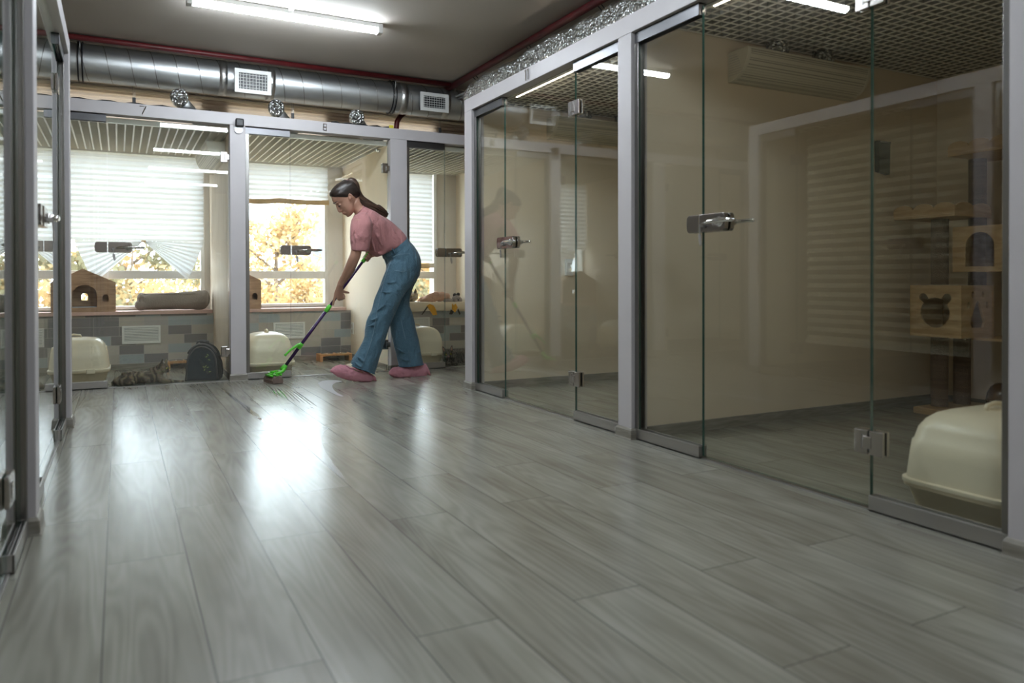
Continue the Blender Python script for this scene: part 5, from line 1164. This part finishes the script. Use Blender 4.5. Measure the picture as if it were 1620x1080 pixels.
# turned hems
for pts_, Y_ in ((((553.2, 577), (592.4, 591)), 5.785), (((630.7, 579.3), (669.2, 575)), 5.92)):
    a = at(*pts_[0], Y=Y_); b_ = at(*pts_[1], Y=Y_); obj('hem', MB().tube([(a+b_)/2+(a-b_)/2*math.cos(2*PI*j/32)+YV*.083*math.sin(2*PI*j/32) for j in range(33)], .0048, 8, cap=False), 'denim_dark', wm, world=True, smooth=True)
# feet: socks and pink film overshoes
def overshoe(st_, hem, Y_, lbl):
    mb = MB(); loftpx(mb, st_, fold=.03, ex=.85)
    o = obj('shoe_cover', mb, 'shoe_film', wm, remesh=.005, sm=2, world=True, label=lbl)
    tx = bpy.data.textures.get('crumple') or bpy.data.textures.new('crumple', 'CLOUDS'); tx.noise_scale = .03
    md = o.modifiers.new('crumple', 'DISPLACE'); md.texture = tx; md.strength = .012; md.mid_level = .5
    a = at(*hem[0], Y=Y_); b_ = at(*hem[1], Y=Y_)
    mb = MB(); mb.tube([(a+b_)/2+(a-b_)/2*math.cos(t_)+YV*.042*math.sin(t_)+Vector((0, 0, .004*math.sin(9*t_))) for t_ in [2*PI*k/60 for k in range(61)]], .006, 6, cap=False); obj('elastic_ruffle', mb, 'shoe_film', o, world=True, smooth=True)
    return o
Ynf, Yff = 5.775, 5.915
s1 = overshoe([((524, 584), (524.5, 588.5), Ynf, .022), ((530, 579.5), (531.5, 594), Ynf, .038), ((539, 577), (543, 599), Ynf, .045), ((552, 579.5), (556, 602), Ynf, .044), ((565, 583), (568, 603.8), Ynf, .038), ((577, 586), (578, 604.3), Ynf, .036), ((587, 591), (585.5, 603.8), Ynf, .030)], ((546, 578.5), (583, 590)), Ynf, 'pink film overshoe with lifted toe')
s2 = overshoe([((617, 587.5), (617.5, 593), Yff, .022), ((622, 581.5), (623, 596.6), Yff, .038), ((633, 579.5), (634, 597), Yff, .045), ((646, 579), (647, 597), Yff, .043), ((659, 576), (660, 596.8), Yff, .037), ((669, 573), (670, 596.3), Yff, .035), ((674, 578), (673, 595.5), Yff, .028)], ((633, 579.5), (669, 573.5)), Yff, 'pink film overshoe flat on the floor')
for s_, pts_ in ((s1, ((587, 595, .016), (591, 598, .02), (595, 602.5, .006))), (s2, ((671, 577, .018), (676, 587, .02), (681, 594, .006)))):
    Y_ = Ynf if s_ is s1 else Yff; obj('heel_ruffle', MB().tube([at(a, b_, Y=Y_) for a, b_, r_ in pts_], [p[2] for p in pts_], 10), 'shoe_film', s_, world=True, smooth=True)
obj('sock', MB().tube([at(548, 579.5, Y=Ynf), at(556, 581, Y=Ynf), at(566, 585, Y=Ynf)], [.018, .034, .036], 16), 'sock', wm, world=True, smooth=True)

# ------------------------------------------------------------------ the mop
mp_ = thing('sponge_mop', 'purple and green butterfly sponge mop held by the woman, head on the floor', 'mop', (1.09, 6.03, 0))
obj('pole', MB().tube([PB-PD*.01, PB+PD*(PLN*.52)], .0125, 16).tube([PB+PD*(PLN*.50), PT-PD*.02], .0105, 16), 'pole_purple', mp_, world=True, smooth=True)
g0 = onpole(576, 411.5)
obj('grip', MB().tube([g0-PD*.02, g0-PD*.015, g0+PD*.0, g0+PD*.015, PT, PT+PD*.012], [.0125, .0165, .0150, .0155, .0150, .008], 16), 'grip_green', mp_, world=True, smooth=True)
j0 = onpole(520.5, 488)
obj('clamp_collar', MB().tube([j0-PD*.036, j0-PD*.032, j0, j0+PD*.026, j0+PD*.03], [.013, .0175, .0185, .016, .0125], 16), 'grip_green', mp_, world=True, smooth=True)
l0 = onpole(476, 549)
lv = [(477, 546, .010), (472, 545, .012), (466, 549, .0105), (459, 554, .009), (453, 560, .008), (450.5, 562.5, .011)]
mb = MB(); mb.tube([at(a, b_, Y=6.0) for a, b_, r_ in lv], [p[2] for p in lv], 12); mb.tube([l0-PD*.022, l0+PD*.028], .0175, 16); obj('wringer_lever', mb, 'grip_green', mp_, world=True, smooth=True)
# head: yoke plates down to the sponge holder; long axis of the sponge
SA = at(424, 594, Y=6.17); SA.z = .04; SB = at(441, 604, Y=5.96); SB.z = .04
SX = (SB-SA).normalized(); SN = Vector((0, 0, 1)); SC_ = (SA+SB)/2; SW = SX.cross(SN).normalized()
hl = .098
def blk(c, x0, x1, y0, y1, z0, z1): 
    vs = [c+SX*x+SW*y+SN*z for x, y, z in ((x0, y0, z0), (x1, y0, z0), (x1, y1, z0), (x0, y1, z0), (x0, y0, z1), (x1, y0, z1), (x1, y1, z1), (x0, y1, z1))]
    return vs
FB = [(0, 3, 2, 1), (4, 5, 6, 7), (0, 1, 5, 4), (1, 2, 6, 5), (2, 3, 7, 6), (3, 0, 4, 7)]
simple('sponge_brown', (0.20, 0.145, 0.12), 0.9, var=.15, vscale=(40, 40, 40), bump=.5, bscale=160)
cb = Vector((SC_.x, SC_.y, 0)); mb = MB()
prof = []
for k in range(25):
    a = PI*k/24; r_ = .046*(1+(.035 if k % 2 else -.03)); prof.append((r_*math.cos(a)*.95, .020+r_*math.sin(a)*.85))
prof = [(-.044, .003), (.044, .003)]+prof
mb.rings([[cb+SX*x+SW*a*k+SN*(.02+(b_-.02)*k) for a, b_ in prof] for x, k in ((-hl, .9), (-hl+.008, 1), (hl-.008, 1), (hl, .9))]); obj('sponge', mb, 'sponge_brown', mp_, world=True)
mb = MB(); mb.add(blk(cb, -hl*.9, hl*.9, -.012, .012, .058, .070), FB); obj('holder_plate', mb, 'grip_green', mp_, world=True, bevel=.003)
top = PB; bl_ = cb+SN*.066
for nm, s_ in (('yoke_arm', -1), ('yoke_arm', 1)):
    p0 = top-PD*.012+SX*s_*.010; p1 = top-PD*.045+SX*s_*.024; p2 = bl_+SX*s_*.050+Vector((.0, 0, .01))
    mb = MB(); mb.tube([p0, p1, (p1+p2)/2+SX*s_*.004, p2], [.013, .014, .012, .012], 10); obj(nm, mb, 'grip_green', mp_, world=True, smooth=True)
mb = MB(); mb.tube([top+PD*.018, top-PD*.004, top-PD*.03], [.014, .021, .026], 16); obj('socket', mb, 'grip_green', mp_, world=True, smooth=True)
mb = MB(); mid = (top+bl_)/2; mb.tube([top-PD*.03, mid, bl_], [.004, .004, .004], 8); obj('pull_rod', mb, 'chrome', mp_, world=True)
obj('roller', MB().tube([cb+SX*-.06+SW*-.035+SN*.066, cb+SX*.07+SW*-.035+SN*.066], .009, 12), 'grip_green', mp_, world=True, smooth=True)
obj('roller', MB().tube([cb+SX*-.06+SW*.035+SN*.060, cb+SX*.07+SW*.035+SN*.060], .009, 12), 'grip_green', mp_, world=True, smooth=True)

# ------------------------------------------------------------------ water left by the mop
m = bpy.data.materials.new('white_glare_film'); m.use_nodes = True; nt = m.node_tree; nt.nodes.clear(); MATS['white_glare_film'] = m
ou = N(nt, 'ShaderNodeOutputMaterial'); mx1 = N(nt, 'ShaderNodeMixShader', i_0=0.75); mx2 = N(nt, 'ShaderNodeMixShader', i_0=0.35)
tr_ = N(nt, 'ShaderNodeBsdfTransparent'); df_ = N(nt, 'ShaderNodeBsdfDiffuse'); df_.inputs[0].default_value = (.9, .92, .95, 1); gl_ = N(nt, 'ShaderNodeBsdfGlossy'); gl_.inputs['Roughness'].default_value = .12  # white diffuse paints bright glare into the water film
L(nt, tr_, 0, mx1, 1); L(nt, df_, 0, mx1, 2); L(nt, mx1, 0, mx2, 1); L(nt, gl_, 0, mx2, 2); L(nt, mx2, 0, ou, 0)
m = MATS['white_glare_film'].copy(); m.name = 'wet_glare_film'; MATS['wet_glare_film'] = m  # fainter version, pale glare painted along the curved wet streak
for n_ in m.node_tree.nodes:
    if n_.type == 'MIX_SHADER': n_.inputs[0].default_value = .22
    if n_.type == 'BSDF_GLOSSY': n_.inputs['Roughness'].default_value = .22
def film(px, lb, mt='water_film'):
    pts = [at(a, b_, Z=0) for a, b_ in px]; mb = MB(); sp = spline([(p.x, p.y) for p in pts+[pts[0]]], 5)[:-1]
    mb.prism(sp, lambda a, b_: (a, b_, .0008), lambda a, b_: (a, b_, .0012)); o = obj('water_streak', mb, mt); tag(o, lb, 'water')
film([(503, 606), (512, 602), (530, 601.5), (541, 603), (532, 605), (526, 609), (527, 615), (533, 621), (543, 626.5), (536, 626), (522, 620), (508, 613)], 'crescent of water with white painted glare on the floor in front of the lifted pink overshoe', 'white_glare_film')
film([(478, 692), (484, 682), (500, 676), (520, 676), (512, 684), (508, 694), (512, 708), (524, 728), (545, 756), (532, 750), (505, 725), (487, 708)], 'larger curved water streak with pale painted glare on the floor below the mopped area', 'wet_glare_film')
def smears(strokes, lb):
    mb = MB()
    for (x0, y0, x1, y1, w_) in strokes:
        q = [at(x0, y0, Z=0), at((x0+x1)/2+w_*.4, (y0+y1)/2, Z=0), at(x1, y1, Z=0)]; n_ = (q[2]-q[0]).cross(Vector((0, 0, 1))).normalized()*(.0042*w_)
        ol = [q[0], q[0]*.6+q[1]*.4+n_*.8, q[1]+n_, q[1]*.4+q[2]*.6+n_*.7, q[2], q[1]*.4+q[2]*.6-n_*.5, q[1]-n_*.7, q[0]*.6+q[1]*.4-n_]
        mb.prism([(p.x, p.y) for p in ol], lambda a, b_: (a, b_, .0008), lambda a, b_: (a, b_, .0012))
    tag(obj('wet_smears', mb, 'water_film'), lb, 'water', kind='stuff')
rs_ = random.Random(5)
smears([(352+i*5+rs_.uniform(-2, 2), 616+i*3.2, 366+i*6+rs_.uniform(-3, 3), 630+i*4.5, rs_.uniform(.7, 1.6)) for i in range(9)], 'thin wet smears on the floor between the carrier and the mop')
smears([(384+i*6, 642+i*3.0, 400+i*6.5, 658+i*4, rs_.uniform(.7, 1.4)) for i in range(4)], 'thin wet smears on the floor below left of the mop')
smears([(428+i*5, 612+i*.5, 440+i*9, 630+i*2, rs_.uniform(.6, 1.2)) for i in range(8)], 'thin wet smears fanning out below the mop sponge')

# ------------------------------------------------------------------ outside
struct('ground', MB().box(-60, 80, YW+.3, 140, -4.6, -4.5), 'yard_ground')
def leaf_cloud(mb, c, r_, n, size, rng):
    for _ in range(n):
        d = Vector((rng.gauss(0, 1), rng.gauss(0, 1), rng.gauss(0, 1))).normalized(); p = Vector(c)+Vector((d.x*r_[0], d.y*r_[1], d.z*r_[2]))*rng.random()**.45
        a = Vector((rng.gauss(0, 1), rng.gauss(0, 1), rng.gauss(0, 1))).normalized(); b_ = a.cross(Vector((rng.gauss(0, 1), rng.gauss(0, 1), rng.gauss(0, 1)))).normalized(); s = size*rng.uniform(.6, 1.3)
        mb.add([p-a*s, p-b_*s*.6, p+a*s, p+b_*s*.6], [(0, 1, 2, 3)])
def tree(loc, h, crown, n, mt, lb, seed, size=.09):
    rng = random.Random(seed); t = thing('tree', lb, 'tree', loc, 0, None); x, y, z = loc
    mb = MB(); tips = []
    mb.tube([(x, y, z), (x+.1, y, z+h*.35), (x-.05, y, z+h*.7), (x, y, z+h*.95)], [.16, .12, .07, .02], 8)
    for k in range(16):
        z0 = z+h*rng.uniform(.35, .9); a = rng.uniform(0, 2*PI); ln = crown*rng.uniform(.5, 1)*(1.15-(z0-z)/h*.6)
        p1 = Vector((x+math.cos(a)*ln*.5, y+math.sin(a)*ln*.5, z0+.35*ln)); p2 = Vector((x+math.cos(a)*ln, y+math.sin(a)*ln, z0+.75*ln)); mb.tube([(x, y, z0), p1, p2], [.05, .03, .01], 5); tips += [p1, p2]
    obj('trunk', mb, 'bark', t, world=True, smooth=True)
    for q in range(3):
        mb = MB()
        for tp in tips[q::3]: leaf_cloud(mb, tp, (crown*.30, crown*.30, crown*.26), n//len(tips), size, rng)
        f_ = obj('foliage', mb, mt[q], t, world=True)
Y3 = ('leaf_yellow', 'leaf_orange', 'leaf_yellow'); Y4 = ('leaf_yellow', 'leaf_olive', 'leaf_orange')
tree((-3.2, 22.0, -4.5), 6.6, 2.6, 5200, Y3, 'yellow autumn tree outside, left part of the window of cabin 7', 11, .11)
tree((.4, 27.0, -4.5), 6.9, 2.6, 5200, Y4, 'yellow and olive autumn tree outside, seen behind the rolled bed', 12, .12)
tree((4.35, 24.0, -4.5), 7.6, 2.0, 4300, Y3, 'tall yellow tree outside the window behind the mop pole', 13, .10)
tree((13.0, 34.0, -4.5), 6.4, 2.3, 4000, Y4, 'low autumn tree outside below the pale building', 14, .11)
tree((10.2, 24.0, -4.5), 6.9, 2.2, 4200, Y4, 'pale autumn tree outside the window right of the woman', 15, .11)
tree((3.2, 34.0, -4.5), 5.9, 2.2, 4200, Y4, 'low yellow autumn tree outside, just left of the post right of cabin 7', 17, .11)
tree((7.9, 35.0, -4.5), 5.6, 2.3, 4000, Y3, 'low yellow autumn tree outside the lower pane behind the mop', 18, .11)
tree((-9.0, 26, -4.5), 8.4, 3.0, 4200, Y3, 'big yellow tree outside at the far left', 16, .12)
t = thing('building', 'pale blue-grey apartment block far outside the window behind the woman', 'building', (11, 45, -4.5))
obj('walls', MB().box(9.6, 14.5, 44, 52, -4.5, 5.0), 'facade', t, world=True)
for i in range(5):
    for j in range(5):
        wn = obj('window', MB().box(10.0+i*.9, 10.55+i*.9, 43.93, 44.0, -2.6+j*1.5, -1.7+j*1.5), 'facade_glass', t, world=True)

# ------------------------------------------------------------------ groups of like things
GR = {'strip_lamp': 'warm strip lamps behind the right beam', 'tube_light': 'tube lights on the ceiling', 'litter_box': 'hooded litter boxes', 'glass_panel': 'fixed glass panels of the cabins', 'cat': 'cats in the cabins', 'pleated_blind': 'pleated window blinds',
      'wall_vent': 'vents in the tiled bench', 'air_register': 'registers on the big duct', 'foil_duct_stub': 'foil duct stubs over the back cabins', 'bowl_stand': 'wooden bowl stands', 'bench_pad': 'pink seat pads',
      'tree': 'autumn trees outside', 'air_heater': 'quarter-round wall heaters', 'water_streak': 'water streaks on the floor', 'cat_house': 'wooden cat houses', 'duct_hanger': 'hangers of the big duct',
      'suspension_wire': 'suspension wires above the back row', 'red_pipe': 'dark red pipes', 'number_sign': 'metal cabin numbers', 'loose_cable': 'loose black cables on the back beam'}
for o in C.objects:
    g_ = GR.get(o.name.split('.')[0])
    if g_ and o.parent is None: o['group'] = g_
